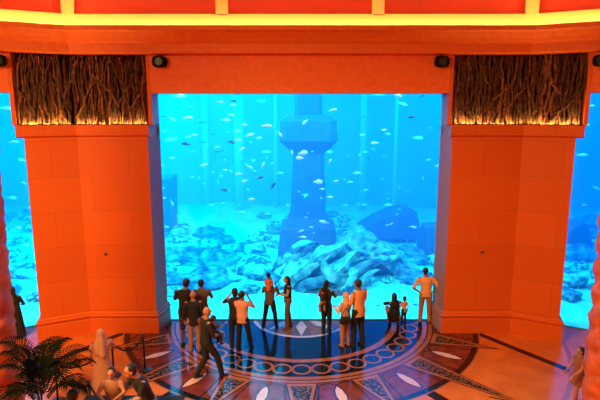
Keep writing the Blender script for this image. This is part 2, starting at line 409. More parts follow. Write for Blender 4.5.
def rock(name, c, r, m, seed, label, group=None, rot=0, flat=.0, amp=.35, sub=4, tilt=(0, 0)):
    bm = bmesh.new(); bmesh.ops.create_icosphere(bm, subdivisions=sub, radius=1)
    off = Vector((seed*3.1, seed*1.7, seed*.9))
    for v in bm.verts:
        d = v.co.normalized()
        n1 = NZ.noise(d*1.3+off); n2 = NZ.noise(d*3.2+off*2); n3 = NZ.noise(d*8+off)
        cell = NZ.cell(d*2.0+off)
        k = 1+amp*n1+amp*.5*n2+amp*.22*n3+amp*.12*cell
        v.co = d*k
        v.co.x *= r[0]; v.co.y *= r[1]; v.co.z *= r[2]
    o = link(name, bm, m, smooth=False); o.location = c; o.rotation_euler = (tilt[0], tilt[1], rot)
    if label: tag(o, label, 'rock', group)
    return o
def slab(name, c, size, rot, m, label, group=None, cat='stone slab', seed=0, bev=.08, taper=True):
    """roughly cut stone block with broken corners"""
    bm = bmesh.new(); bmesh.ops.create_cube(bm, size=1)
    bmesh.ops.subdivide_edges(bm, edges=bm.edges[:], cuts=7, use_grid_fill=True)
    for v in bm.verts:
        p = v.co.copy(); e = sum(1 for q in p if abs(abs(q)-.5) < .01)
        n_ = NZ.noise_vector(Vector((p.x*size[0], p.y*size[1], p.z*size[2]))*1.6+Vector((seed*5.3, seed, 0)))
        v.co = Vector((p.x*size[0], p.y*size[1], p.z*size[2])) + n_*bev*(1.0 if e < 2 else 1.6)
        if taper:
            tq = abs(p.x*2)**2*.85; v.co.y *= 1-tq; v.co.z = v.co.z*(1-tq)+.25*size[2]*math.sin(p.x*9+seed)
    o = link(name, bm, m); o.location = c; o.rotation_euler = rot
    if label: tag(o, label, cat, group)
    return o
# --- ruined tower in the middle of the tank
ty = 22.5
def tx(px, py=180): return at_y(px, py, ty)
tw = empty('ruined_tower', (at_y(308, 200, ty).x, ty, 0))
tag(tw, 'dark blue stone tower with a wide collar rising in the middle of the tank', 'tower')
def tier(name, z0, z1, w0, w1, n=8, ch=.0):
    bm = bmesh.new(); pr = None
    for i in range(7):
        t = i/6; z = z0+(z1-z0)*t; w = w0+(w1-w0)*t
        pts = [(-w, -w*.8), (-w*.75, -w), (w*.75, -w), (w, -w*.8), (w, w*.8), (w*.75, w), (-w*.75, w), (-w, w*.8)]
        vs_ = [bm.verts.new((x+.05*NZ.noise(Vector((x*2, z*2, y))), y, z+.03*NZ.noise(Vector((x*3, y*3, z))))) for x, y in pts]
        if pr:
            for k in range(8): bm.faces.new((pr[k], pr[(k+1) % 8], vs_[(k+1) % 8], vs_[k]))
        else: bm.faces.new(vs_[::-1])
        pr = vs_
    bm.faces.new(pr)
    bmesh.ops.recalc_face_normals(bm, faces=bm.faces)
    return link(name, bm, M['ruin'], tw)
zz = lambda py: at_y(300, py, ty-1).z
pxm = ty/F
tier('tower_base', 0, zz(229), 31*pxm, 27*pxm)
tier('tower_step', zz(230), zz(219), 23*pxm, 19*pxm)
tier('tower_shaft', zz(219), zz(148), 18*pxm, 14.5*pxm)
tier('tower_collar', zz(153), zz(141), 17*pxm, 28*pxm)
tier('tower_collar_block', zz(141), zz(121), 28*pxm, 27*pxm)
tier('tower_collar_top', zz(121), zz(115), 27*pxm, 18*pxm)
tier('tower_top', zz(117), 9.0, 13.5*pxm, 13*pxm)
# --- ruins right and left
def wedge(name, pts_px, Y, depth, m, label, cat):
    bm = bmesh.new(); pts = [at_y(x, y, Y) for x, y in pts_px]; n = len(pts)
    a = [bm.verts.new(p) for p in pts]; b_ = [bm.verts.new(p+Vector((random.uniform(-.2, .2), depth, random.uniform(-.1, .1)))) for p in pts]
    bm.faces.new(a); bm.faces.new(b_[::-1])
    for i in range(n): bm.faces.new((a[i], b_[i], b_[(i+1) % n], a[(i+1) % n]))
    bmesh.ops.recalc_face_normals(bm, faces=bm.faces)
    bmesh.ops.bevel(bm, geom=bm.edges[:], offset=.06, segments=1, affect='EDGES')
    return tag(link(name, bm, m), label, cat)
wedge('ruined_block', [(363, 231), (376, 221), (396, 214), (417, 211), (420, 224), (421, 240), (362, 240)], 24, 2.2, M['ruin'], 'dark blue fallen masonry block with a sloping top behind the rock mound', 'ruin')
wedge('ruined_block', [(156, 179), (169, 179), (170, 232), (158, 232)], 25, 1.6, M['ruin'], 'dark upright stone pillar at the left edge of the main window', 'ruin')
wedge('ruined_block', [(425, 227), (446, 226), (447, 262), (424, 258)], 21, 1.2, M['ruin'], 'dark stone block beside the right pier behind the glass', 'ruin')
wedge('ruined_block', [(566, 235), (582, 222), (590, 224), (596, 262), (566, 262)], 22, 1.5, M['ruin'], 'dark broken stone block seen through the right side window', 'ruin')
# --- bright light streaks in the water, built as pale solid tubes
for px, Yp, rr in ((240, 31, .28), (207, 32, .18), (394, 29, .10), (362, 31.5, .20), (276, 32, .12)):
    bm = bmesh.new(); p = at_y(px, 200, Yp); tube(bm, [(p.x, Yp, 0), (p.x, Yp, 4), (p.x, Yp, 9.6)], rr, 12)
    tag(link('light_streak', bm, M['streak'], smooth=True), {240: 'wide pale vertical pipe of light at the tank back wall, left of the tower', 207: 'pale vertical pipe of light far left of the tower', 394: 'thin bright vertical pipe of light right of the tower above the fallen block', 362: 'pale vertical pipe of light just right of the tower collar', 276: 'slim pale vertical pipe of light just left of the tower'}[px], 'streak')
# --- central rock mound: core boulders + diagonal slabs
mound = [((410, 284), 19.0, (1.0, .8, .35), 'rockdark'), ((246, 284), 20.3, (.9, .7, .5), 'rockdark'), ((425, 268), 21.5, (1.0, .8, .6), 'rockdark'), ((190, 262), 21.5, (1.6, .9, .6), 'rockdark'), ((222, 276), 19.2, (1.2, .7, .35), 'rock'), ((178, 284), 18.8, (.9, .6, .35), 'rockdark')]
mlab = ['dark low rock at the right foot of the mound', 'dark rock just left of the mound', 'dark rock near the right edge of the main window', 'largest dark rock left of the mound, above the left group of people', 'pale low rock behind the left group of people', 'dark low rock by the left pier inside the tank']
for i, ((px, py), Y, r, mm) in enumerate(mound):
    p = at_y(px, py, Y)
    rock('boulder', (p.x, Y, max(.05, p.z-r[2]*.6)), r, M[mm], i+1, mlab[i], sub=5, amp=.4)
def ridge(pts_px, Y, depth, m, label, seed):
    """angular rock with its own depth, broken faces"""
    bm = bmesh.new(); pts = [at_y(x, y, Y) for x, y in pts_px]; n = len(pts); c = sum(pts, Vector())/n
    a = [bm.verts.new(p) for p in pts]; b_ = [bm.verts.new(c.lerp(p, .75)+Vector((0, depth, 0))) for p in pts]
    bm.faces.new(a); bm.faces.new(b_[::-1])
    for i in range(n): bm.faces.new((a[i], b_[i], b_[(i+1) % n], a[(i+1) % n]))
    bmesh.ops.triangulate(bm, faces=bm.faces); bmesh.ops.subdivide_edges(bm, edges=bm.edges[:], cuts=9, use_grid_fill=True)
    bmesh.ops.recalc_face_normals(bm, faces=bm.faces); bm.normal_update()
    for v in bm.verts:
        k = NZ.noise(v.co*.9+Vector((seed, 0, 0)))*.35+NZ.noise(v.co*2.6)*.14+NZ.cell(v.co*1.7)*.10
        v.co += v.normal*k+Vector((0, -.5*max(0, 1-(v.co-c).length/1.6) if v.co.y < Y+.2 else 0, 0))
    return tag(link('boulder', bm, m), label, 'rock')
ridge([(300, 304), (318, 280), (340, 252), (356, 236), (372, 238), (398, 254), (424, 270), (436, 300)], 19.6, 3.0, M['rockteal'], 'broad teal rock ridge peaking below and right of the tower', 1)
ridge([(248, 300), (262, 278), (290, 262), (318, 266), (312, 300)], 18.9, 2.2, M['rockteal'], 'lower rock ridge left of the teal peak behind the standing pairs', 2)
Rs = random.Random(11); k_ = 0
SL = [((262, 298), (300, 262), 18.0), ((276, 300), (322, 258), 17.9), ((292, 302), (334, 270), 17.7), ((306, 296), (350, 254), 17.9), ((322, 298), (352, 272), 17.6), ((334, 300), (372, 270), 17.9),
      ((270, 276), (300, 254), 18.8), ((300, 272), (338, 244), 18.8), ((254, 286), (272, 262), 18.8), ((352, 296), (392, 284), 18.0), ((382, 270), (352, 246), 19.0), ((404, 278), (372, 254), 19.2),
      ((284, 262), (312, 242), 19.8), ((346, 292), (322, 264), 17.5), ((290, 284), (268, 270), 18.3), ((420, 286), (386, 276), 18.8), ((364, 262), (396, 256), 18.7), ((244, 296), (256, 274), 19.0)]
for i, (a, b_, Y) in enumerate(SL):
    A = at_y(a[0], a[1], Y); B = at_y(b_[0], b_[1], Y+.5); d = B-A; ang_ = math.atan2(d.z, d.x); th = Rs.uniform(.16, .36)
    slab('fallen_slab', (A+B)/2, (d.length*1.25, Rs.uniform(.7, 1.2), th*1.15), (Rs.uniform(-.5, .5), -ang_, Rs.uniform(-.15, .15)), M[('rock', 'rockteal', 'rockdark', 'rockteal')[i % 4]],
         'rough stone slab lying tilted across the front of the rock mound', 'tilted slabs on the central mound', seed=i, bev=.10)
# fallen dark beam diagonal
bm = bmesh.new(); A = at_y(322, 290, 17.8); B = at_y(366, 266, 18.4); D = at_y(397, 256, 19.0)
tube(bm, [A, A.lerp(B, .33)+Vector((0, 0, -.05)), A.lerp(B, .66), B, B.lerp(D, .5)+Vector((0, 0, .08)), D], [.13, .2, .22, .2, .15, .08], 9)
tag(link('fallen_log', bm, M['rockdark']), 'long dark fallen trunk lying diagonally across the right of the mound', 'log')
# scattered rocks
placed = []
def scatter(n, x0, x1, y0, y1, smin, smax, label, group, mats=('rock', 'rockdark'), mY=99):
    src = []
    for i in range(n):
        px = random.uniform(x0, x1); py = random.uniform(y0, y1); g = ground(px, py)
        if g.y > 31.5 or g.y < 17: continue
        s_ = random.uniform(smin, smax)
        if any((g.x-a)**2+(g.y-b)**2 < (1.02*(s_+c))**2 for a, b, c in placed): continue
        placed.append((g.x, g.y, s_))
        if len(src) < 5:
            o = rock('small_rock', (0, 0, 0), (1, .85, .55), M[mats[len(src) % len(mats)]], 20+len(src)+n, None, sub=3); src.append(o)
        else:
            o = random.choice(src).copy(); C.objects.link(o)
        tag(o, label, 'rock', group)
        o.location = (g.x, g.y, sand_h(g.x, g.y)+s_*.12); o.scale = (s_, s_, s_*random.uniform(.6, 1.1)); o.rotation_euler = (0, 0, random.uniform(0, 6.28))
scatter(150, 158, 262, 236, 296, .3, 1.0, 'low coral rock on the sand left of the central mound', 'coral rocks left of the mound')
scatter(60, 262, 350, 222, 250, .3, .7, 'low rock around the tower foot', 'rocks at the tower foot')
scatter(90, 360, 442, 236, 288, .25, .75, 'low coral rock on the sand right of the central mound', 'coral rocks right of the mound')
scatter(80, -10, 45, 218, 305, .3, .8, 'coral rock seen through the left side window', 'coral rocks behind the left side window')
scatter(110, 556, 612, 222, 318, .3, .9, 'coral rock seen through the right side window', 'coral rocks behind the right side window')

# ---------------------------------------------------------------- fish
def fish_mesh(depth=.17, thick=.08):
    bm = bmesh.new(); pr = None; n = 10
    prof = [(-.5, .02, .01), (-.47, .30, .35), (-.40, .62, .7), (-.28, .9, .95), (-.1, 1.0, 1.0), (.08, .86, .85), (.22, .58, .55), (.33, .30, .28), (.40, .2, .15)]
    for x, a, b_ in prof:
        vs_ = [bm.verts.new((x, thick*b_*math.cos(2*PI*i/n), depth*a*math.sin(2*PI*i/n))) for i in range(n)]
        if pr:
            for i in range(n): bm.faces.new((pr[i], pr[(i+1) % n], vs_[(i+1) % n], vs_[i]))
        else: bm.faces.new(vs_[::-1])
        pr = vs_
    bm.faces.new(pr); bmesh.ops.recalc_face_normals(bm, faces=bm.faces)
    return bm
def fin(pts, th=.012):
    bm = bmesh.new(); a = [bm.verts.new((x, -th/2, z)) for x, z in pts]; b_ = [bm.verts.new((x, th/2, z)) for x, z in pts]
    bm.faces.new(a); bm.faces.new(b_[::-1]); n = len(pts)
    for i in range(n): bm.faces.new((a[i], b_[i], b_[(i+1) % n], a[(i+1) % n]))
    bmesh.ops.recalc_face_normals(bm, faces=bm.faces); return bm
protos = {}
def make_fish(kind):
    m = M[{'w': 'fishw', 'p': 'fishc', 'd': 'fishd', 'b': 'fishb', 'f': 'fishw'}[kind]]
    body = link('fish', fish_mesh(.25 if kind == 'f' else .16 if kind != 'd' else .15, .09), m, smooth=True)
    link('tail_fin', fin([(.36, 0), (.40, .03), (.52, .15), (.47, 0), (.52, -.15), (.40, -.03)]), m, body)
    h = .24 if kind == 'f' else .15
    link('dorsal_fin', fin([(-.22, h-.03), (-.12, h+.06), (.05, h+.03), (.2, h*.5+.02), (.1, h*.6), (-.1, h*.8)]), m, body)
    return body
def put_fish(kind, p, L, heading, tilt, label, group):
    if kind not in protos: o = protos[kind] = make_fish(kind)
    else:
        o = protos[kind].copy(); C.objects.link(o)
        for ch in protos[kind].children:
            c = ch.copy(); C.objects.link(c); c.parent = o
    o.location = p; o.scale = (L, L, L)
    o.rotation_euler = (0, math.radians(tilt)*(-1 if heading > 0 else 1), (PI if heading > 0 else 0)+random.uniform(-.35, .35))
    tag(o, label, 'fish', group)
# x, y, length px, kind, tilt degrees (positive = nose up), heading (1 = to the right)
FX = """180 96 14 w 0 1|188 108 9 b 20 1|163 116 8 b 0 1|172 119 8 w 30 1|188 118 13 w 0 1|203 122 12 b 0 -1|164 131 6 p 0 1|220 102 8 w 0 1|234 101 8 d 0 1|233 105 7 w 0 1|231 115 7 w 10 1
226 120 10 w 0 1|245 125 7 w 0 -1|238 131 7 w 0 -1|250 135 10 w -15 1|194 135 7 w 5 1|188 137 6 w 0 1|171 140 14 p -10 -1|186 144 11 d 10 -1|213 134 7 b 0 1|204 142 8 b 0 -1|231 142 10 d 15 1|239 140 8 w 0 -1
217 147 6 w 0 1|218 151 12 b -5 -1|242 149 8 w -20 1|192 151 5 p 30 1|237 94 12 b -15 1|261 101 9 p 0 1|267 126 12 w 5 1|259 138 7 w 0 1|280 134 8 w 55 1|305 122 8 w -40 -1|333 110 9 w -15 1|303 153 11 f -10 1
292 152 6 w 70 1|266 152 10 p 0 1|330 152 9 p 0 -1|379 94 15 p 0 1|397 95 12 w 20 1|422 96 6 d -20 1|403 104 10 p 20 1|375 102 5 b 0 1|412 117 10 d 0 -1|384 130 6 w 0 1|388 134 6 p 0 1|375 143 9 w 0 -1
430 128 5 p 0 1|418 138 12 p 0 1|369 125 6 b -20 1|363 116 8 b 0 1|362 135 7 p 0 1|365 152 7 p 0 1|172 158 7 w 0 1|162 165 8 p 10 -1|204 165 9 w -10 1|199 178 5 w -60 1|225 170 6 w 0 1|231 171 5 w 40 1
239 174 9 w 0 -1|245 181 8 w -15 -1|221 176 5 w 0 1|218 182 5 p 60 1|224 190 10 d 10 1|252 199 8 w -5 -1|246 164 5 w 50 1|250 167 7 w 30 1|254 160 4 w 0 1|163 188 5 p 0 1|164 198 6 w 0 1|172 203 8 p 70 1
242 212 9 p 0 1|300 158 9 f 0 -1|260 178 10 d -20 1|273 186 11 d -55 1|318 182 11 f 0 1|330 161 6 w -60 1|336 181 6 w -10 1|263 165 7 w -60 1|280 173 9 p 0 1|305 195 9 p 0 1|322 189 6 w 0 1|368 158 5 d 20 1
357 173 10 p 0 1|366 190 7 p 0 1|399 187 6 p 80 1|428 160 8 p -10 1|438 166 10 p 0 1|423 178 5 w 80 1|388 205 10 p 0 1|365 205 8 p 0 -1|166 227 8 p 0 1|324 222 12 p 10 -1|311 227 6 p 0 1|301 231 8 p -20 1|303 237 9 w 5 1
387 225 5 p 0 1|391 224 6 p -20 1|413 227 9 p 10 1|377 306 10 b -5 1|415 305 8 b 0 1|192 177 6 p 0 1|211 205 7 p 0 1|330 197 7 w 0 1|350 182 7 p 0 1|267 214 8 p 0 1|345 205 8 p 10 1|288 205 7 p 0 -1
7 109 16 p 10 1|14 142 10 p 0 1|12 198 13 p 0 1|24 183 8 p 20 1|30 208 8 p 0 1|18 228 9 p 0 1|26 245 8 w 0 1|582 155 12 p 0 1|592 106 8 p 0 1|596 188 9 p 20 1|588 125 7 w 0 1|585 205 8 p 0 -1|22 160 8 w 10 -1"""
sizew = {'w': 'silvery white', 'p': 'pale blue', 'd': 'dark', 'b': 'blue', 'f': 'deep-bodied white'}
items = []
for line in FX.split('\n'):
    for it in line.split('|'):
        x, y, L, kd, tl, hd = it.split(); items.append((float(x), float(y), float(L), kd, float(tl), int(hd)))
for i in range(70):     # small far fish in the haze
    x = random.choice([random.gauss(240, 25), random.uniform(170, 435), random.gauss(375, 28)]); y = random.gauss(185, 28)
    if 158 < x < 440 and 98 < y < 245: items.append((x, y, random.uniform(2.5, 5), 'p' if random.random() < .7 else 'w', random.uniform(-40, 40), random.choice((1, -1))))
def region(x, y):
    if x < 45: return 'seen through the left side window'
    if x > 555: return 'seen through the right side window'
    v = 'near the top' if y < 125 else 'in mid water' if y < 165 else 'low down' if y < 240 else 'just above the front sand'
    h = 'at the left edge' if x < 190 else 'left of the tower' if x < 250 else 'close beside the tower, left' if x < 288 else 'in front of the tower' if x < 330 else 'right of the tower' if x < 390 else 'near the right pier'
    return v+' '+h
for (x, y, L, kd, tl, hd) in items:
    near = kd in 'wdf'
    Y = random.uniform(15.9, 17.4) if near and L >= 6 else random.uniform(18.5, 21.5)
    if L < 6: Y = random.uniform(20, 24)
    if x < 45 or x > 555: Y = random.uniform(16.5, 20)
    if y > 300: Y = 16.4
    if y > 220 and y < 300: Y = random.uniform(16.6, 17.6)
    sz = 'large' if L >= 11 else 'small' if L < 7 else 'medium'
    st = '' if abs(tl) < 30 else ' diving' if tl < 0 else ' rising'
    lab = '%s %s fish%s %s, heading %s' % (sz, sizew[kd], st, region(x, y), 'right' if hd > 0 else 'left')
    put_fish(kd, at_y(x, y, Y), px_len(L, Y)*.9, hd, tl, lab, '%s fish %s' % (sizew[kd], region(x, y)))
# ---------------------------------------------------------------- branch screens
def branch_screen(s, label):
    plan = [Vector(p) for p in ((4.21, 14.62), (6.24, 14.62), (7.48, 14.02))]
    seg = [(plan[1]-plan[0]).length, (plan[2]-plan[1]).length]; tot = sum(seg)
    def P(u):
        if u < seg[0]: return plan[0].lerp(plan[1], u/seg[0])
        return plan[1].lerp(plan[2], min(1, (u-seg[0])/seg[1]))
    root = empty('branch_screen', (s*5.8, 14.6, 6.10)); tag(root, label, 'branch screen', 'branch screens above the piers')
    rest = bmesh.new(); R = random.Random(5 if s > 0 else 9)
    for i in range(230):
        u = R.uniform(.02, tot-.02); p = P(u); dep = R.uniform(-.16, .16); r = R.uniform(.014, .034)
        front_ = i < 100
        if front_: u = tot*(i+.5)/100; p = P(u); dep = R.uniform(-.22, -.06)
        lean_ = R.gauss(0, .12); z0, z1 = 6.11, R.uniform(7.9, 8.1)
        if i % 9 == 4 and front_: lean_ = R.choice((-1, 1))*R.uniform(.35, .7); z0 = R.uniform(6.2, 7.1); z1 = min(8.0, z0+R.uniform(.6, 1.1)); dep = -.24
        bmx = bmesh.new() if front_ else rest
        pts = []; rr = []; ph = R.uniform(0, 9)
        for k in range(9):
            t = k/8; z = z0+(z1-z0)*t
            uu = min(tot-.02, max(.02, u+lean_*(t-.5)+.035*math.sin(ph+t*9)+.02*math.sin(ph*2+t*21)))
            q = P(uu); pts.append((s*q.x, q.y+dep+.02*math.sin(ph+t*7), z)); rr.append(r*(1.15-.4*t)*(1+.25*math.sin(ph*3+t*31)))
        tube(bmx, pts, rr, 5)
        if R.random() < .5:   # a twig
            k = R.randint(2, 6); a = Vector(pts[k]); dx = R.choice((-1, 1))
            e = a+Vector((dx*R.uniform(.05, .14), 0, R.uniform(.18, .35)))
            if 4.22 < abs(e.x) < 7.45 and e.z < 8: tube(bmx, [a, a.lerp(e, .5)+Vector((dx*.02, 0, 0)), e], [r*.6, r*.45, r*.3], 4)
        if front_:
            o = link('branch', bmx, M['bark2' if R.random() < .35 else 'bark']); o.parent = root; o.matrix_parent_inverse = Matrix.Translation(root.location).inverted()
    o = link('branches', rest, M['bark'], root); o.matrix_parent_inverse = Matrix.Translation(root.location).inverted(); o['kind'] = 'stuff'
branch_screen(-1, 'screen of dry brown branches above the left pier')
branch_screen(1, 'screen of dry brown branches above the right pier')

# ---------------------------------------------------------------- wall speakers and sensors
def speaker(p, rz, label):
    r = empty('wall_speaker', p, rz); tag(r, label, 'speaker')
    bm = bmesh.new()
    for y, k in ((-.02, 1.0), (-.16, 1.0), (-.21, .86)):
        pass
    n = 24; pr = None
    for y, k in ((0, .7), (-.03, .95), (-.08, 1.0), (-.16, .96), (-.20, .85)):
        vs_ = []
        for i in range(n):
            t = 2*PI*i/n; c, s_ = math.cos(t), math.sin(t)
            vs_.append(bm.verts.new((.20*k*math.copysign(abs(c)**.6, c), y, .15*k*math.copysign(abs(s_)**.6, s_))))
        if pr:
            for i in range(n): bm.faces.new((pr[i], pr[(i+1) % n], vs_[(i+1) % n], vs_[i]))
        else: bm.faces.new(vs_)
        pr = vs_
    bm.faces.new(pr[::-1]); bmesh.ops.recalc_face_normals(bm, faces=bm.faces); link('housing', bm, M['spk'], r)
    bm = bmesh.new(); bmesh.ops.create_cone(bm, cap_ends=True, segments=20, radius1=.12, radius2=.10, depth=.03, matrix=Matrix.Translation((0, -.205, 0)) @ Matrix.Rotation(PI/2, 4, 'X')); link('grille', bm, M['postmetal'], r)
    bm = bmesh.new(); box(bm, (-.03, -.02, .10), (.03, .012, .17)); link('bracket', bm, M['postmetal'], r)
speaker(at_y(160.5, 62, 14.40), 0, 'black speaker on the lintel beside the left branch screen')
speaker(at_y(441, 62, 14.40), 0, 'black speaker on the lintel beside the right branch screen')
ang = math.atan2(-DY, DX)
speaker((-7.37-.42*DX, 13.83+.42*DY-.01, 7.75), ang, 'black speaker at the far left edge above the side window')
speaker((7.37+.40*DX, 13.83+.40*DY-.01, 7.75), -ang, 'black speaker at the far right edge above the side window')
for px, py, lab in ((106, 254, 'small brown sensor on the left pier'), (482, 252, 'small brown sensor on the right pier')):
    p = at_y(px, py, 14.40); r = empty('wall_sensor', p); tag(r, lab, 'sensor')
    bm = bmesh.new(); box(bm, (-.06, -.03, -.035), (.06, .012, .035)); bmesh.ops.bevel(bm, geom=bm.edges[:], offset=.01, segments=2, affect='EDGES'); link('sensor_plate', bm, M['c_rust'], r)
    bm = bmesh.new(); ell(bm, (0, -.035, 0), (.022, .02, .022)); link('sensor_lens', bm, M['spk'], r)

# ---------------------------------------------------------------- twisted shell columns at the picture's edges
def shell_column(cx, cy, lab, s):
    bm = bmesh.new(); n = 56; Z = [i*.055 for i in range(int(12.2/.055)+1)]; pr = None
    for z in Z:
        vs_ = []
        for i in range(n):
            t = 2*PI*i/n
            lobe = abs(math.cos(1.5*(t-s*z*4.3)))
            sc_ = abs(math.sin(z*PI/.46+t*1.0*s))
            r = .45+.055*lobe*(.4+.6*sc_)+.035*NZ.noise(Vector((math.cos(t)*2.4, math.sin(t)*2.4, z*3)))+.034*NZ.noise(Vector((math.cos(t)*9, math.sin(t)*9, z*11)))
            if z < .5: r = max(r, .62) if z < .3 else max(r, .56)
            vs_.append(bm.verts.new((cx+r*math.cos(t), cy+r*math.sin(t), z)))
        if pr:
            for i in range(n): bm.faces.new((pr[i], pr[(i+1) % n], vs_[(i+1) % n], vs_[i]))
        else: bm.faces.new(vs_[::-1])
        pr = vs_
    bm.faces.new(pr)
    o = link('column', bm, M['shell'], smooth=True)
    tag(o, lab, 'column', kind='structure')
shell_column(-5.95, 9.2, 'orange knobbly twisted column at the left edge behind the palm', -1)
shell_column(6.03, 9.2, 'orange knobbly twisted column at the right edge', 1)

# ---------------------------------------------------------------- people
def bake(bm, vox, name, m, parent=None, smooth_it=2):
    me = bpy.data.meshes.new('tmp'); bm.to_mesh(me); bm.free()
    t = bpy.data.objects.new('tmp', me); C.objects.link(t)
    md = t.modifiers.new('r', 'REMESH'); md.mode = 'VOXEL'; md.voxel_size = vox; md.use_smooth_shade = True
    if smooth_it:
        m2 = t.modifiers.new('s', 'SMOOTH'); m2.factor = .5; m2.iterations = smooth_it
    dg = bpy.context.evaluated_depsgraph_get(); dg.update()
    me2 = bpy.data.meshes.new_from_object(t.evaluated_get(dg)); me2.name = name
    bpy.data.objects.remove(t); bpy.data.meshes.remove(me)
    me2.materials.clear(); me2.materials.append(m)
    for p in me2.polygons: p.use_smooth = True
    o = bpy.data.objects.new(name, me2); C.objects.link(o)
    if parent: o.parent = parent
    return o
def V3(*a): return Vector(a)
def hand(bm, wrist, d, side, palm_n, curl=.5, q=1.0):
    """palm and five fingers; d = direction from the wrist, palm_n = palm normal, side = +1 right hand"""
    d = d.normalized(); n = (palm_n-d*palm_n.dot(d)).normalized(); a = d.cross(n).normalized()
    for k in (-1.2, 0, 1.2):
        cap(bm, wrist+a*k*.012*q, wrist+d*.085*q+a*k*.022*q, .016*q, .013*q, 8)
    for k, L in ((-1.5, .062), (-.5, .074), (.5, .07), (1.5, .055)):
        b0 = wrist+d*.088*q+a*k*.019*q
        d1 = (d+n*curl*.6).normalized(); b1 = b0+d1*L*.5*q; d2 = (d+n*curl*1.7).normalized(); b2 = b1+d2*L*.5*q
        cap(bm, b0-d*.015*q, b1, .0092*q, .0085*q, 6); cap(bm, b1, b2, .0085*q, .0075*q, 6)
    t0 = wrist+d*.03*q+a*side*-.024*q; t1 = t0+(d*.6-a*side*.8+n*.3).normalized()*.038*q; t2 = t1+(d*.9-a*side*.25+n*.4).normalized()*.032*q
    cap(bm, t0, t1, .012*q, .0105*q, 6); cap(bm, t1, t2, .0105*q, .009*q, 6)

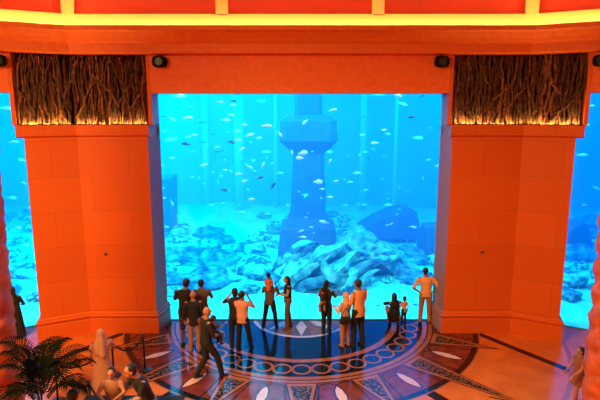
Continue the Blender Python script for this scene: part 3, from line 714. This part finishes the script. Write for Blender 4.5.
def person(label, loc, rz, H, top='c_black', bottom='c_black', hair='short', skin='skin', pel=(0, 0, .95), lean=(0, 0), headtilt=(0, 0, 0),
           eL=(-.25, -.03, 1.15), wL=(-.26, .05, .90), eR=(.25, -.03, 1.15), wR=(.26, .05, .90),
           fL=(-.11, 0), fR=(.11, 0), kL=None, kR=None, zL=0, zR=0, legs='trousers', sleeve=.55, child=False, fem=False, shoe='shoe', robe=None,
           group=None, skirt_hem=.5, top_hem=.86, girth=1.0, ankL=None, ankR=None, cat='person'):
    s = H/1.75; hs = 1.0 if not child else 1.28
    P = V3(*pel); lx, ly = lean
    def T(x, y, z):    # torso coordinates -> leaned
        k = z-.95; return V3(P.x+x+lx*k, P.y+y+ly*k, P.z+k*(1-.25*min(1, (lx*lx+ly*ly))))
    sw = .165 if fem else .19
    if child: sw = .15
    sL, sR = T(-sw, 0, 1.41), T(sw, 0, 1.41)
    eL, wL, eR, wR = V3(*eL), V3(*wL), V3(*eR), V3(*wR)
    hL, hR = V3(P.x-.09, P.y, P.z-.02), V3(P.x+.09, P.y, P.z-.02)
    aL = V3(fL[0], fL[1], .085+zL) if ankL is None else V3(*ankL); aR = V3(fR[0], fR[1], .085+zR) if ankR is None else V3(*ankR)
    kL = V3(*kL) if kL else (hL+aL)/2+V3(0, .035, .02); kR = V3(*kR) if kR else (hR+aR)/2+V3(0, .035, .02)
    tr = [(T(0, 0, .88), .155, .11), (T(0, 0, .96), .165, .115), (T(0, 0, 1.08), .128 if fem else .145, .10), (T(0, .01, 1.22), .15, .112), (T(0, .005, 1.34), sw*.95, .11), (T(0, 0, 1.42), sw*.85, .085), (T(0, 0, 1.47), .075, .06)]
    if child: tr = [(c, a*.88, b_*1.0) for c, a, b_ in tr]
    def S(bm): bmesh.ops.scale(bm, vec=(s, s, s), verts=bm.verts)
    # body
    bm = bmesh.new()
    loft(bm, tr)
    hc = T(0, .015, 1.62+(.04 if child else 0)) + V3(*headtilt)
    nk = T(0, -.005, 1.44); cap(bm, nk, hc+V3(0, -.01, -.06), .058*hs*.95, .052*hs*.95)
    face = V3(*headtilt)*1.5
    ell(bm, hc+V3(0, -.005, .015)*hs, (.076*hs, .095*hs, .10*hs)); ell(bm, hc+V3(0, .022, -.05)*hs, (.055*hs, .065*hs, .06*hs))
    cap(bm, hc+V3(0, .088, .01)*hs, hc+V3(0, .108, -.022)*hs, .008*hs, .014*hs, 6)     # nose
    cap(bm, hc+V3(-.02, .084, -.055)*hs, hc+V3(.02, .084, -.055)*hs, .008*hs, .008*hs, 6)  # mouth
    cap(bm, hc+V3(-.045, .082, .03)*hs, hc+V3(.045, .082, .03)*hs, .009*hs, .009*hs, 6)  # brow
    for k in (-1, 1): ell(bm, hc+V3(k*.077, -.005, -.005)*hs, (.012*hs, .02*hs, .032*hs), u=8, v=6)
    for sh, e, w, sd in ((sL, eL, wL, -1), (sR, eR, wR, 1)):
        cap(bm, sh, e, .05, .038); cap(bm, e, w, .040, .026)
        d = (w-e).normalized(); pn = V3(-sd, .2, 0) if abs(d.z) > .6 else V3(0, 0, -1)
        hand(bm, w+d*.015, d, sd, pn, .55)
    for h, kn, an in ((hL, kL, aL), (hR, kR, aR)):
        cap(bm, h, kn, .088, .058); cap(bm, kn, kn.lerp(an, .35), .056, .06); cap(bm, kn.lerp(an, .35), an, .06, .038)
        cap(bm, an+V3(0, -.03, -.045), an+V3(0, .13, -.052), .035, .028)
    if girth != 1: bmesh.ops.scale(bm, vec=(girth, girth, 1), verts=bm.verts)
    S(bm); body = bake(bm, .0085*max(s, .8), 'person', M[skin], smooth_it=1)
    body.location = loc; body.rotation_euler = (0, 0, rz); tag(body, label, cat, group)
    # eyes
    for k in (-1, 1):
        bm = bmesh.new(); ell(bm, (hc+V3(k*.03, .088, .012)*hs)*s, (.012*s, .009*s, .008*s), u=8, v=6); link('eye', bm, M['eye'], body, True)
    g = .016
    if top:
        bm = bmesh.new()
        if robe:
            rg = [(V3(P.x*.3, P.y*.3, robe[0]), .30, .24), (V3(P.x*.5, P.y*.5, .5), .25, .20), (T(0, 0, .96), .20, .155), (T(0, 0, 1.1), .175, .14), (T(0, .005, 1.25), .18, .14), (T(0, 0, 1.36), sw+.02, .125), (T(0, 0, 1.44), sw*.85, .09), (T(0, 0, 1.475), .08, .07)]
            loft(bm, rg)
        else:
            rr = [(c, a+g, b_+g) for c, a, b_ in tr[1:]]
            rr[0] = (T(0, 0, top_hem), .175*(.9 if child or fem else 1), .13)
            rr.insert(1, (T(0, 0, .98), .168*(.9 if child or fem else 1), .128))
            loft(bm, rr)
        for sh, e, w in ((sL, eL, wL), (sR, eR, wR)):
            cap(bm, sh+(e-sh)*.06, e if sleeve >= .5 else sh.lerp(e, max(.15, sleeve*2)), .060, .050)
            if sleeve > .55: cap(bm, e, e.lerp(w, (sleeve-.5)*1.95), .054, .042)
        if girth != 1: bmesh.ops.scale(bm, vec=(girth, girth, 1), verts=bm.verts)
        S(bm); bake(bm, .014*s, 'robe' if robe else 'shirt', M[top], body, 4)
    if bottom and not robe:
        bm = bmesh.new()
        if legs == 'skirt':
            loft(bm, [(V3(P.x, P.y, skirt_hem), .23, .20), (V3(P.x, P.y, .75), .20, .16), (V3(P.x, P.y, .96), .17, .13), (T(0, 0, 1.04), .15, .12)])
        else:
            loft(bm, [(P+V3(0, 0, -.10), .15, .11), (P+V3(0, 0, -.03), .175, .128), (P+V3(0, 0, .05), .168, .124), (T(0, 0, 1.05), .155, .118)])
            for h, kn, an in ((hL, kL, aL), (hR, kR, aR)):
                cap(bm, h, kn, .102, .076)
                if legs == 'trousers': cap(bm, kn, an+V3(0, 0, .0), .076, .062)
                else: cap(bm, kn, kn.lerp(an, .1), .08, .078)
        if girth != 1: bmesh.ops.scale(bm, vec=(girth, girth, 1), verts=bm.verts)
        S(bm); bake(bm, .014*s, 'skirt' if legs == 'skirt' else 'trousers' if legs == 'trousers' else 'shorts', M[bottom], body, 4)
    if shoe:
        for an in (aL, aR):
            bm = bmesh.new(); cap(bm, an+V3(0, -.035, -.045), an+V3(0, .135, -.052), .042, .036); cap(bm, an+V3(0, -.03, -.04), an, .042, .046)
            for v in bm.verts: v.co.z = max(v.co.z, an.z-.085)
            S(bm); bake(bm, .01*s, 'shoe', M[shoe], body, 1)
    if hair:
        bm = bmesh.new(); hm = M['hair']; nm = 'hair'
        if hair in ('short', 'long', 'bob'):
            ell(bm, hc+V3(0, -.022, .032)*hs, (.084*hs, .096*hs, .095*hs)); ell(bm, hc+V3(0, -.045, -.01)*hs, (.078*hs, .068*hs, .08*hs))
        if hair == 'long':
            cap(bm, hc+V3(0, -.06, 0), hc+V3(0, -.085, -.22), .075, .06); cap(bm, hc+V3(-.05, -.04, 0), hc+V3(-.06, -.05, -.16), .045, .04); cap(bm, hc+V3(.05, -.04, 0), hc+V3(.06, -.05, -.16), .045, .04)
        if hair == 'bob':
            cap(bm, hc+V3(0, -.05, 0), hc+V3(0, -.06, -.09), .075, .065); cap(bm, hc+V3(0, -.085, .07)*hs, hc+V3(0, -.11, .04)*hs, .04, .03)
        if hair.startswith('scarf') or hair == 'ghutra':
            nm = 'headscarf'; hm = M[hair.split(':')[1]] if ':' in hair else M['c_white']
            ell(bm, hc+V3(0, -.018, .012), (.094, .104, .118)); ell(bm, hc+V3(0, -.03, -.06), (.085, .085, .09))
            cap(bm, hc+V3(0, -.03, -.06), T(0, -.02, 1.42), .085, .12)
            if hair == 'ghutra' or 'drape' in hair:
                cap(bm, hc+V3(0, -.07, -.05), T(0, -.12, 1.15), .07, .09); cap(bm, hc+V3(-.04, -.05, -.05), T(-.11, -.09, 1.2), .06, .06); cap(bm, hc+V3(.05, -.02, -.06), T(.16, -.02, 1.22), .06, .06)
        S(bm); bake(bm, .011*s, nm, hm, body, 3)
    return body
def man_at(px, py, topy, **k):
    g = ground(px, py); t = at_y(px, topy, g.y); return g, t.z

def P_(label, px, py, topy, rz=0, **k):
    g, H = man_at(px, py, topy); k.setdefault('hair', 'short')
    # H as fraction of standing height: top of head is 1.745/1.75
    return person(label, (g.x, g.y, .006), math.radians(rz), min(2.0, H/k.pop('hf', 1.0)), **k), g, H

# group at the left
P_('person in a black t-shirt looking down at the glass, leftmost of the left group', 187, 347, 276.5, -8, top='c_black', bottom='c_camo', legs='shorts', skin='skind', headtilt=(.03, .05, -.01), wL=(-.10, .28, 1.22), wR=(.10, .30, 1.20), eL=(-.27, .05, 1.2), eR=(.25, .06, 1.18), shoe='shoe')
P_('person in a brown shirt photographing the tank, behind the left group', 203, 340, 279, 0, top='c_grey', bottom='c_black', hair='short', skin='skind', eL=(-.26, .12, 1.22), wL=(-.1, .32, 1.32), eR=(.26, .1, 1.2), wR=(.12, .30, 1.28), sleeve=.5)
P_('bald person in a dark shirt and light trousers in the left group', 195, 352, 291, 5, top='c_darkblue', bottom='c_tan', hair=None, skin='skin', sleeve=.9, legs='trousers', shoe='sandal', top_hem=.80)
gb = P_('bald person in dark clothes walking right holding a child', 207, 379, 307, -62, top='c_black', bottom='c_black', hair=None, skin='skin', lean=(0, .06), fL=(-.09, -.22), fR=(.09, .33), kL=(-.09, .02, .50), kR=(.09, .24, .52), zL=.03, eL=(-.24, .10, 1.16), wL=(-.05, .32, 1.10), eR=(.24, .10, 1.14), wR=(.06, .34, 1.02), sleeve=.5, shoe='shoe')
g = gb[1]
person('small dark-haired child in dark clothes carried by the walking bald person', (g.x+.18, g.y+.00, .68), math.radians(-50), 1.02, top='c_darkbrown', bottom='c_darkbrown', skin='skind', child=True, lean=(0, .05),
       pel=(0, 0, .80), kL=(-.14, .30, .78), kR=(.14, .30, .78), ankL=(-.13, .30, .42), ankR=(.13, .30, .42), eL=(-.2, .15, 1.12), wL=(-.14, .36, 1.16), eR=(.22, .2, 1.14), wR=(.20, .48, 1.24), sleeve=.4)
# pair with the pink shirt
P_('person in black with hands raised to the face, left of the pink shirt', 236, 349, 287.5, 10, top='c_black', bottom='c_black', skin='skin', eL=(-.30, .12, 1.30), wL=(-.10, .17, 1.52), eR=(.25, .14, 1.25), wR=(.08, .18, 1.5), sleeve=.4, hair='bob', fL=(-.11, -.03), fR=(.10, .1))
P_('person in a pale pink shirt and black trousers standing left of the compass floor', 243, 351, 290.5, -14, top='c_pink', bottom='c_black', skin='skind', eL=(-.25, 0, 1.15), wL=(-.22, .12, .92), eR=(.29, .12, 1.26), wR=(.12, .18, 1.5), sleeve=.4, fL=(-.13, -.04), fR=(.17, .18), top_hem=.84)
# man with a child on the shoulders, woman beside him
gh = P_('person in a grey-brown t-shirt carrying a child on the shoulders', 270, 329, 278, -15, top='c_grey', bottom='c_black', skin='skind', lean=(0, .02), eL=(-.27, .1, 1.2), wL=(-.16, .24, 1.40), eR=(.28, .13, 1.2), wR=(.16, .26, 1.38), fL=(-.22, -.05), fR=(.20, .08), sleeve=.45)
g = gh[1]; H = gh[2]
person('child in an orange t-shirt sitting on the shoulders of the person in grey-brown', (g.x-.02, g.y-.12, H*.86-.62), math.radians(-10), 1.02, top='c_red', bottom='c_brown', skin='skind', child=True, hair='short', pel=(0, 0, .95),
       kL=(-.13, .24, .98), kR=(.13, .24, .98), ankL=(-.14, .26, .62), ankR=(.14, .26, .62), eL=(-.18, .12, 1.12), wL=(-.06, .26, 1.14), eR=(.18, .12, 1.12), wR=(.06, .26, 1.14), sleeve=.45, shoe=None)
gi = P_('person with long dark hair, black vest and brown trousers holding a camera', 288, 328, 275.5, 100, top='c_black', bottom='c_brown', hair='long', skin='skin', fem=True, eL=(-.22, .05, 1.16), wL=(-.08, .26, 1.16), eR=(.22, .02, 1.14), wR=(.05, .27, 1.12), sleeve=.12, fL=(-.10, .04), fR=(.12, -.10), shoe='sandal', headtilt=(0, .03, -.01))
def camera_prop(p, rz, label, m='spk'):
    r = empty('camera', p, rz); tag(r, label, 'camera')
    bm = bmesh.new(); box(bm, (-.055, -.018, -.035), (.055, .018, .035)); bmesh.ops.bevel(bm, geom=bm.edges[:], offset=.008, segments=2, affect='EDGES'); link('camera_body', bm, M[m], r)
    bm = bmesh.new(); bmesh.ops.create_cone(bm, cap_ends=True, segments=16, radius1=.026, radius2=.023, depth=.03, matrix=Matrix.Translation((0, .032, 0)) @ Matrix.Rotation(PI/2, 4, 'X')); link('camera_lens', bm, M['spk'], r)
    return r
g = gi[1]; camera_prop((g.x-.30*.98, g.y-.02, gi[2]*.665), math.radians(100), 'small silver camera in the hands of the person with long dark hair', 'lens')
m, nt, b = new_mat('lit_screen'); b.inputs['Base Color'].default_value = (.1, .1, .1, 1); b.inputs['Emission Color'].default_value = (.7, .9, 1, 1); b.inputs['Emission Strength'].default_value = 1.6; M['screen'] = m
p = at_y(203, 296, ground(203, 340).y-.30)
p = V3(ground(203, 340).x+.02, ground(203, 340).y+.40, 1.36); cpz = camera_prop((at_y(205, 296, p.y).x+.16, p.y-.05, at_y(205, 296, p.y).z), 0, 'small camera with a lit screen held up by the person in a brown shirt')
bm = bmesh.new(); box(bm, (-.035, -.022, -.024), (.035, -.018, .024)); link('camera_screen', bm, M['screen'], cpz)
# dark woman with child on hip, woman in headscarf, man in orange
gj = P_('person in dark clothes with dark hair holding a small child, facing right', 326, 335, 280, -25, top='c_darkbrown', bottom='c_black', hair='bob', skin='skind', fem=True, eL=(-.25, .12, 1.18), wL=(-.18, .30, 1.12), eR=(.24, .13, 1.2), wR=(.22, .38, 1.28), sleeve=.3, fL=(-.09, 0), fR=(.08, .05))
g = gj[1]
person('toddler in dark top held at the hip of the dark-haired person in black', (g.x-.12, g.y-.26, .70), math.radians(20), .90, top='c_darkbrown', bottom='c_tan', skin='skin', child=True, pel=(0, 0, .80), lean=(0, .05),
       kL=(-.14, .12, .58), kR=(.16, .14, .62), ankL=(-.14, .04, .28), ankR=(.16, .06, .32), eL=(-.2, .12, 1.14), wL=(-.12, .26, 1.22), eR=(.2, .12, 1.14), wR=(.12, .26, 1.22), sleeve=.3, shoe=None)
gk = P_('person in a peach headscarf, orange top and tan trousers with a black bag', 345, 347, 292, 45, top='c_peach', bottom='c_tan', hair='scarf:c_peach', skin='skin', fem=True, eL=(-.24, .06, 1.16), wL=(-.16, .26, 1.22), eR=(.22, .05, 1.14), wR=(.08, .28, 1.18), sleeve=.95, shoe='sandal', fL=(-.09, .02), fR=(.10, -.03), girth=1.05)
def bag(p, rz, size, m, label, name='shoulder_bag', cat='bag', strap=True):
    r = empty(name, p, rz); tag(r, label, cat)
    bm = bmesh.new(); ell(bm, (0, 0, 0), size, u=16, v=10)
    for v in bm.verts:
        for i in range(3): v.co[i] = math.copysign(abs(v.co[i]/size[i])**.7*size[i], v.co[i])
    link('bag_body', bm, M[m], r, True)
    bm = bmesh.new(); box(bm, (-size[0]*.7, -size[1]*1.05, size[2]*.1), (size[0]*.7, -size[1]*.7, size[2]*.35)); link('flap', bm, M[m], r)
    if strap:
        bm = bmesh.new(); tube(bm, [(-size[0]*.7, 0, size[2]*.5), (-size[0]*.3, size[1]*.3, size[2]*2.2), (size[0]*.2, size[1]*.4, size[2]*3.3), (size[0]*.6, size[1]*.3, size[2]*2.2), (size[0]*.8, 0, size[2]*.5)], .012); link('strap', bm, M[m], r)
g = gk[1]; bag((g.x-.02, g.y-.20, .86), .2, (.17, .07, .11), 'c_black', 'black shoulder bag at the waist of the person in the peach headscarf')
P_('person in an orange shirt and black trousers, beside the peach headscarf', 358, 346, 279, 38, top='c_orange', bottom='c_black', skin='skind', eL=(-.25, .02, 1.14), wL=(-.26, .10, .9), eR=(.24, .05, 1.14), wR=(.20, .2, .98), sleeve=.45, fL=(-.10, .04), fR=(.10, -.05), headtilt=(-.02, .02, 0), top_hem=.80, girth=1.06)
# squatting pair at the glass
g = ground(394, 324.5)
sq = dict(pel=(0, -.12, .30), kL=(-.17, .26, .50), kR=(.17, .26, .50), fL=(-.14, .02), fR=(.14, .02), lean=(0, .28))
person('person with long dark hair in a black jacket squatting at the glass', (g.x, g.y, .006), math.radians(8), 1.62, top='c_black', bottom='c_tan', hair='long', skin='skin', fem=True, eL=(-.28, .20, .66), wL=(-.12, .40, .62), eR=(.28, .20, .66), wR=(.18, .42, .66), sleeve=.95, shoe='shoe', **sq)
bag((g.x-.10, g.y-.34, .42), 0, (.17, .09, .20), 'c_black', 'black backpack worn by the squatting person', 'backpack', 'backpack', False)
g2 = ground(403, 324)
person('small child in an orange t-shirt standing beside the squatting person', (g2.x, g2.y-.10, .006), math.radians(20), 0.90, top='c_orange', bottom='c_black', skin='skind', child=True, eL=(-.22, .1, 1.14), wL=(-.24, .28, 1.12), sleeve=.4)
# man with arms akimbo
P_('person in an orange polo with hands on hips, rightmost at the main window', 424.5, 323.5, 267.5, -3, top='c_orange', bottom='c_copper', skin='skind', eL=(-.37, -.10, 1.14), wL=(-.19, .01, .99), eR=(.37, -.10, 1.14), wR=(.19, .01, .99), fL=(-.13, 0), fR=(.13, 0), sleeve=.45, headtilt=(-.03, .03, 0), girth=1.05)
# dark cloaked figure at the left side window
P_('person in a long black cloak standing at the left side window', 17, 338, 287, 20, top='c_black', bottom=None, robe=(.06,), hair='scarf:c_black', skin='skind', fem=True, eL=(-.25, .08, 1.16), wL=(-.14, .26, 1.2), eR=(.28, .05, 1.12), wR=(.2, .25, 1.05), sleeve=.95)
# man in white robe
P_('person in a long pale robe and white headcloth beside the rope barrier', 105, 398, 329, 30, top='c_white', bottom=None, robe=(.05,), hair='ghutra', skin='skind', eL=(-.26, .02, 1.15), wL=(-.24, .14, .92), eR=(.30, .08, 1.22), wR=(.26, .30, 1.10), sleeve=.95, shoe='sandal')
# people on the dark planter ledge at the bottom
LZ = 1.12; LY = 8.75
bm = bmesh.new(); box(bm, (-4.05, LY-.32, 0), (-2.25, LY+.30, LZ-.06)); root_l = empty('planter_ledge', (-3.15, LY, .006))
tag(root_l, 'tall black planter ledge the two people at the bottom left sit on', 'planter')
o = link('ledge_body', bm, M['pot'], root_l); o.matrix_parent_inverse = Matrix.Translation(root_l.location).inverted()
bm = bmesh.new(); box(bm, (-4.10, LY-.36, LZ-.06), (-2.20, LY+.34, LZ)); bmesh.ops.bevel(bm, geom=bm.edges[:], offset=.02, segments=2, affect='EDGES')
o = link('ledge_top', bm, M['c_black'], root_l); o.matrix_parent_inverse = Matrix.Translation(root_l.location).inverted()
st = dict(pel=(0, 0, .10), kL=(-.13, .42, .10), kR=(.13, .42, .10), ankL=(-.13, .46, -.32), ankR=(.13, .46, -.32))
def seat_at(px, top, rz, sit, **k):
    p = at_y(px, top, LY-.12); s_ = (p.z-LZ)/sit
    return (p.x, LY-.12, LZ), s_*1.75
def H_for(px, top, lean=0):   # stature so that the crown of the seated head comes to this height
    p = at_y(px, top, LY-.05); return p.x, (p.z-LZ)*1.75/.895
x_, H_ = H_for(147, 357)
person('person in a black shirt and pale patterned trousers sitting at the bottom left', (x_, LY-.05, LZ+.01), math.radians(128), H_, top='c_black', bottom='c_pattern', skin='skin', lean=(0, .35), eL=(-.26, .26, .36), wL=(-.10, .46, .24), eR=(.26, .26, .36), wR=(.12, .46, .22), sleeve=.4, headtilt=(0, .05, -.02), top_hem=.90, **st)
x_, H_ = H_for(112, 366)
person('person in a light top with dark hair sitting in front of the robed person', (x_, LY-.05, LZ+.01), math.radians(185), H_, top='c_tan', bottom='c_black', skin='skin', fem=True, hair='bob', lean=(0, .1), eL=(-.26, .18, .40), wL=(-.10, .36, .34), eR=(.26, .18, .40), wR=(.10, .38, .36), sleeve=.3, top_hem=.90, **st)
p = at_y(72, 389, 8.1)
person('dark-haired person standing at the bottom edge beside the palm', (p.x, 8.1, .006), math.radians(-20), p.z, top='c_black', bottom='c_black', skin='skind', hair='bob')
# woman at the right edge
P_('person in a rust-coloured dress with dark hair walking at the right edge', 575.5, 404, 347, 100, top='c_rust', bottom='c_rust', hair='bob', skin='skin', fem=True, legs='skirt', skirt_hem=.62, eL=(-.25, .12, 1.18), wL=(-.24, .36, 1.02), eR=(.24, .02, 1.16), wR=(.20, .2, 1.0), sleeve=.25, shoe='sandal', fL=(-.07, .1), fR=(.08, -.08))

# ---------------------------------------------------------------- rope barrier
posts = {}
def post(key, px, topy, label):
    y = (topy-.146*110)/.854; g = ground(px, y); r = empty('rope_barrier_post', (g.x, g.y, .006)); tag(r, label, 'barrier post')
    bm = bmesh.new(); loft(bm, [((0, 0, 0), .17, .17), ((0, 0, .02), .17, .17), ((0, 0, .045), .06, .06)], 24); link('base', bm, M['postmetal'], r, False)
    bm = bmesh.new(); cap(bm, (0, 0, .03), (0, 0, .90), .024, .024, 12); link('pole', bm, M['postmetal'], r, True)
    bm = bmesh.new(); ell(bm, (0, 0, .95), (.04, .04, .035)); link('finial', bm, M['postmetal'], r, True)
    posts[key] = V3(g.x, g.y, .9)
post('A', 145, 332, 'black rope barrier post standing at the edge of the medallion')
post('B', 114, 337, 'black rope barrier post behind the robed person')
post('C', 92, 378, 'black rope barrier post in front of the robed person at the bottom edge')
post('D', 58, 359, 'black rope barrier post beside the palm')
for a, b_, lab in (('A', 'B', 'black rope hanging between the post on the medallion and the post behind the robe'), ('D', 'B', 'black rope hanging from the post beside the palm to the post behind the robe'), ('D', 'C', 'black rope hanging from the palm post to the bottom edge post')):
    A, B = posts[a], posts[b_]; bm = bmesh.new()
    tube(bm, [A.lerp(B, t/12)+V3(0, 0, -.30*4*(t/12)*(1-t/12)) for t in range(13)], .022, 8)
    tag(link('barrier_rope', bm, M['rope'], smooth=True), lab, 'rope')
A = posts['C']; B = A+V3(1.1, -.8, 0)
bm = bmesh.new(); tube(bm, [A.lerp(B, t/12)+V3(0, 0, -.30*4*(t/12)*(1-t/12)) for t in range(13)], .022, 8); tag(link('barrier_rope', bm, M['rope'], smooth=True), 'black rope running down right from the bottom edge post', 'rope')
r = empty('rope_barrier_post', (B.x, B.y, .006)); tag(r, 'black rope barrier post below the picture near the bench', 'barrier post')
bm = bmesh.new(); loft(bm, [((0, 0, 0), .17, .17), ((0, 0, .02), .17, .17), ((0, 0, .045), .06, .06)], 24); link('base', bm, M['postmetal'], r)
bm = bmesh.new(); cap(bm, (0, 0, .03), (0, 0, .90), .024, .024, 12); link('pole', bm, M['postmetal'], r, True)

# ---------------------------------------------------------------- palm
pc = ground(44, 470); py_ = 8.2
base = V3(at_y(41, 385, py_).x, py_, .006)
root = empty('potted_palm', base); tag(root, 'dark feathery palm in a pot in front of the left twisted column', 'palm')
bm = bmesh.new(); loft(bm, [((0, 0, 0), .24, .24), ((0, 0, .35), .32, .32), ((0, 0, .55), .36, .36), ((0, 0, .6), .33, .33)], 24); link('pot', bm, M['pot'], root)
bm = bmesh.new()
for k in range(7):
    a = k*.9; tube(bm, [(.1*math.cos(a), .1*math.sin(a), .55), (.08*math.cos(a), .08*math.sin(a), 1.0), (.12*math.cos(a), .12*math.sin(a), 1.45)], [.03, .025, .02])
link('trunk', bm, M['palmstem'], root)
R = random.Random(3)
NF = 20
for k in range(NF):
    a = k*2.399; up = R.uniform(.25, 1.0); Lf = R.uniform(.6, .98)
    bm = bmesh.new(); pts = []
    h0 = V3(.1*math.cos(a), .1*math.sin(a), 1.88+R.uniform(-.55, .12)); el = .45+up*1.05; p = h0.copy()
    for i in range(15):
        t = i/14; pts.append(p.copy()); e2 = el-t*t*1.7-.2*t
        p = p+V3(math.cos(a)*math.cos(e2), math.sin(a)*math.cos(e2), math.sin(e2))*Lf/14
    tube(bm, pts, [.012*(1-.7*i/14)+.002 for i in range(15)], 5)
    for i in range(2, 15):
        tdir = (pts[min(14, i+1)]-pts[i-1]).normalized(); sd = tdir.cross(V3(0, 0, 1)).normalized(); upv = sd.cross(tdir)
        for f_ in (0, .5):
            base_ = pts[i].lerp(pts[min(14, i+1)], f_)
            ll = .30*math.sin(PI*min(1, (i+f_)/15.5)**.8)+.08
            for q in (-1, 1):
                d = (sd*q*.8+tdir*.75+upv*.15).normalized(); w_ = tdir*.013
                mid = base_+d*ll*.55; tip = base_+d*ll+V3(0, 0, -.10*ll/.3)
                v0 = bm.verts.new(base_-w_*.6); v1 = bm.verts.new(base_+w_*.6); v2 = bm.verts.new(mid+w_); v3 = bm.verts.new(mid-w_); v4 = bm.verts.new(tip)
                bm.faces.new((v0, v1, v2, v3)); bm.faces.new((v3, v2, v4))
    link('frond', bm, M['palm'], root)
# dark shrub along the bottom edge
def shrub(x, y, r, h, label, seed):
    R = random.Random(seed); root = empty('potted_shrub', (x, y, .006)); k0 = h-.5; tag(root, label, 'shrub')
    bm = bmesh.new(); loft(bm, [((0, 0, 0), .17, .17), ((0, 0, .5), .24, .24), ((0, 0, .55), .22, .22)], 20); link('pot', bm, M['pot'], root)
    bm = bmesh.new()
    for i in range(14):
        a = R.uniform(0, 6.28); tube(bm, [(0, 0, .5), (.06*math.cos(a), .06*math.sin(a), .8), (r*.7*math.cos(a), r*.7*math.sin(a), k0+.2)], .008, 4)
    link('stems', bm, M['palmstem'], root)
    bm = bmesh.new()
    for i in range(650):
        d = V3(R.gauss(0, 1), R.gauss(0, 1), abs(R.gauss(0, .8))).normalized(); c = V3(0, 0, k0)+V3(d.x*r, d.y*r, d.z*r*1.1)*R.uniform(.4, 1)+V3(0, 0, -R.random()*.35)
        t = V3(R.gauss(0, 1), R.gauss(0, 1), R.gauss(.3, .6)).normalized(); n_ = t.orthogonal().normalized()*.022; L = R.uniform(.07, .13)
        vs_ = [bm.verts.new(q) for q in (c, c+t*L*.5+n_, c+t*L, c+t*L*.5-n_)]; bm.faces.new(vs_)
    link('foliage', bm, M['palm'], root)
for k_, (x_, y_, hh, lb) in enumerate(((-3.72, 8.02, 1.62, 'dark leafy shrub at the bottom edge, nearest the palm'), (-3.20, 8.0, 1.62, 'dark leafy shrub at the bottom edge, middle of three'), (-2.72, 8.02, 1.5, 'dark leafy shrub at the bottom edge, furthest from the palm'))):
    shrub(x_, y_, .30, hh, lb, k_+1)

# ---------------------------------------------------------------- lights
def area(name, loc_, size, power, col, rot=(0, 0, 0), sy=None, spread=None):
    l = bpy.data.lights.new(name, 'AREA'); l.energy = power; l.color = col; l.shape = 'RECTANGLE'; l.size = size; l.size_y = sy or size
    if spread: l.spread = spread
    o = bpy.data.objects.new(name, l); C.objects.link(o); o.location = loc_; o.rotation_euler = rot; return o
# tank lights over the water
area('tank_light', (-7, 23, 9.0), 14, 5600, (.005, .72, 1.0), sy=14)
area('tank_light', (8, 24, 9.0), 14, 3000, (.003, .34, 1.0), sy=14)
area('tank_light', (0, 16.7, 9.0), 20, 3000, (.42, .97, .97), sy=1.8)
area('tank_light', (-17, 20, 9.0), 8, 1700, (.01, .75, 1.0), sy=12)
area('tank_light', (17, 20, 9.0), 8, 1400, (.01, .55, 1.0), sy=12)
# cove strips behind the cornice lip, pointing up
WARM = (1.0, .58, .19)
area('cove_light', (0, 14.33, 8.51), 12.0, 400, WARM, rot=(PI, 0, 0), sy=.08)
for s in (-1, 1):
    o = area('cove_light', (s*(6.13+4.5*DX), 14.34+4.5*DY, 8.51), 8.8, 290, WARM, rot=(PI, 0, -s*ang), sy=.08)
# uplights at the foot of the branch screens
for s in (-1, 1):
    area('screen_uplight', (s*5.22, 14.42, 6.125), 1.95, 60, (1, .6, .13), rot=(PI, 0, 0), sy=.05)
    area('screen_uplight', (s*6.85, 14.10, 6.125), 1.2, 36, (1, .6, .13), rot=(PI, 0, -s*ang*1), sy=.05)
# hall lamps: warm ceiling lights behind and above the viewer
area('hall_lamp', (-9, 2, 11.4), 5, 4400, (1, .62, .22), rot=(math.radians(42), 0, math.radians(-38)))
area('hall_lamp', (5, 4, 11.8), 5, 900, (1, .60, .28), rot=(math.radians(25), 0, math.radians(-10)))
# world
w = bpy.data.worlds.new('World'); bpy.context.scene.world = w; w.use_nodes = True
w.node_tree.nodes['Background'].inputs[0].default_value = (.9, .45, .25, 1); w.node_tree.nodes['Background'].inputs[1].default_value = .05

# ---------------------------------------------------------------- camera, view
cd = bpy.data.cameras.new('camera'); cd.sensor_width = 36; cd.lens = F*36/600; cd.clip_end = 200
co = bpy.data.objects.new('scene_camera', cd); C.objects.link(co); co.location = (0, 0, CH); co.rotation_euler = (PI/2-PITCH, 0, 0)
sc = bpy.context.scene; sc.camera = co
sc.view_settings.view_transform = 'Standard'; sc.view_settings.look = 'None'; sc.view_settings.gamma = 1; sc.view_settings.use_curve_mapping = False
sc.view_settings.exposure = 0.0
sc.render.engine = 'CYCLES'
sc.cycles.use_denoising = True; sc.cycles.max_bounces = 8; sc.cycles.volume_bounces = 2; sc.cycles.transparent_max_bounces = 16
sc.cycles.caustics_reflective = False; sc.cycles.caustics_refractive = False; sc.cycles.sample_clamp_indirect = 6
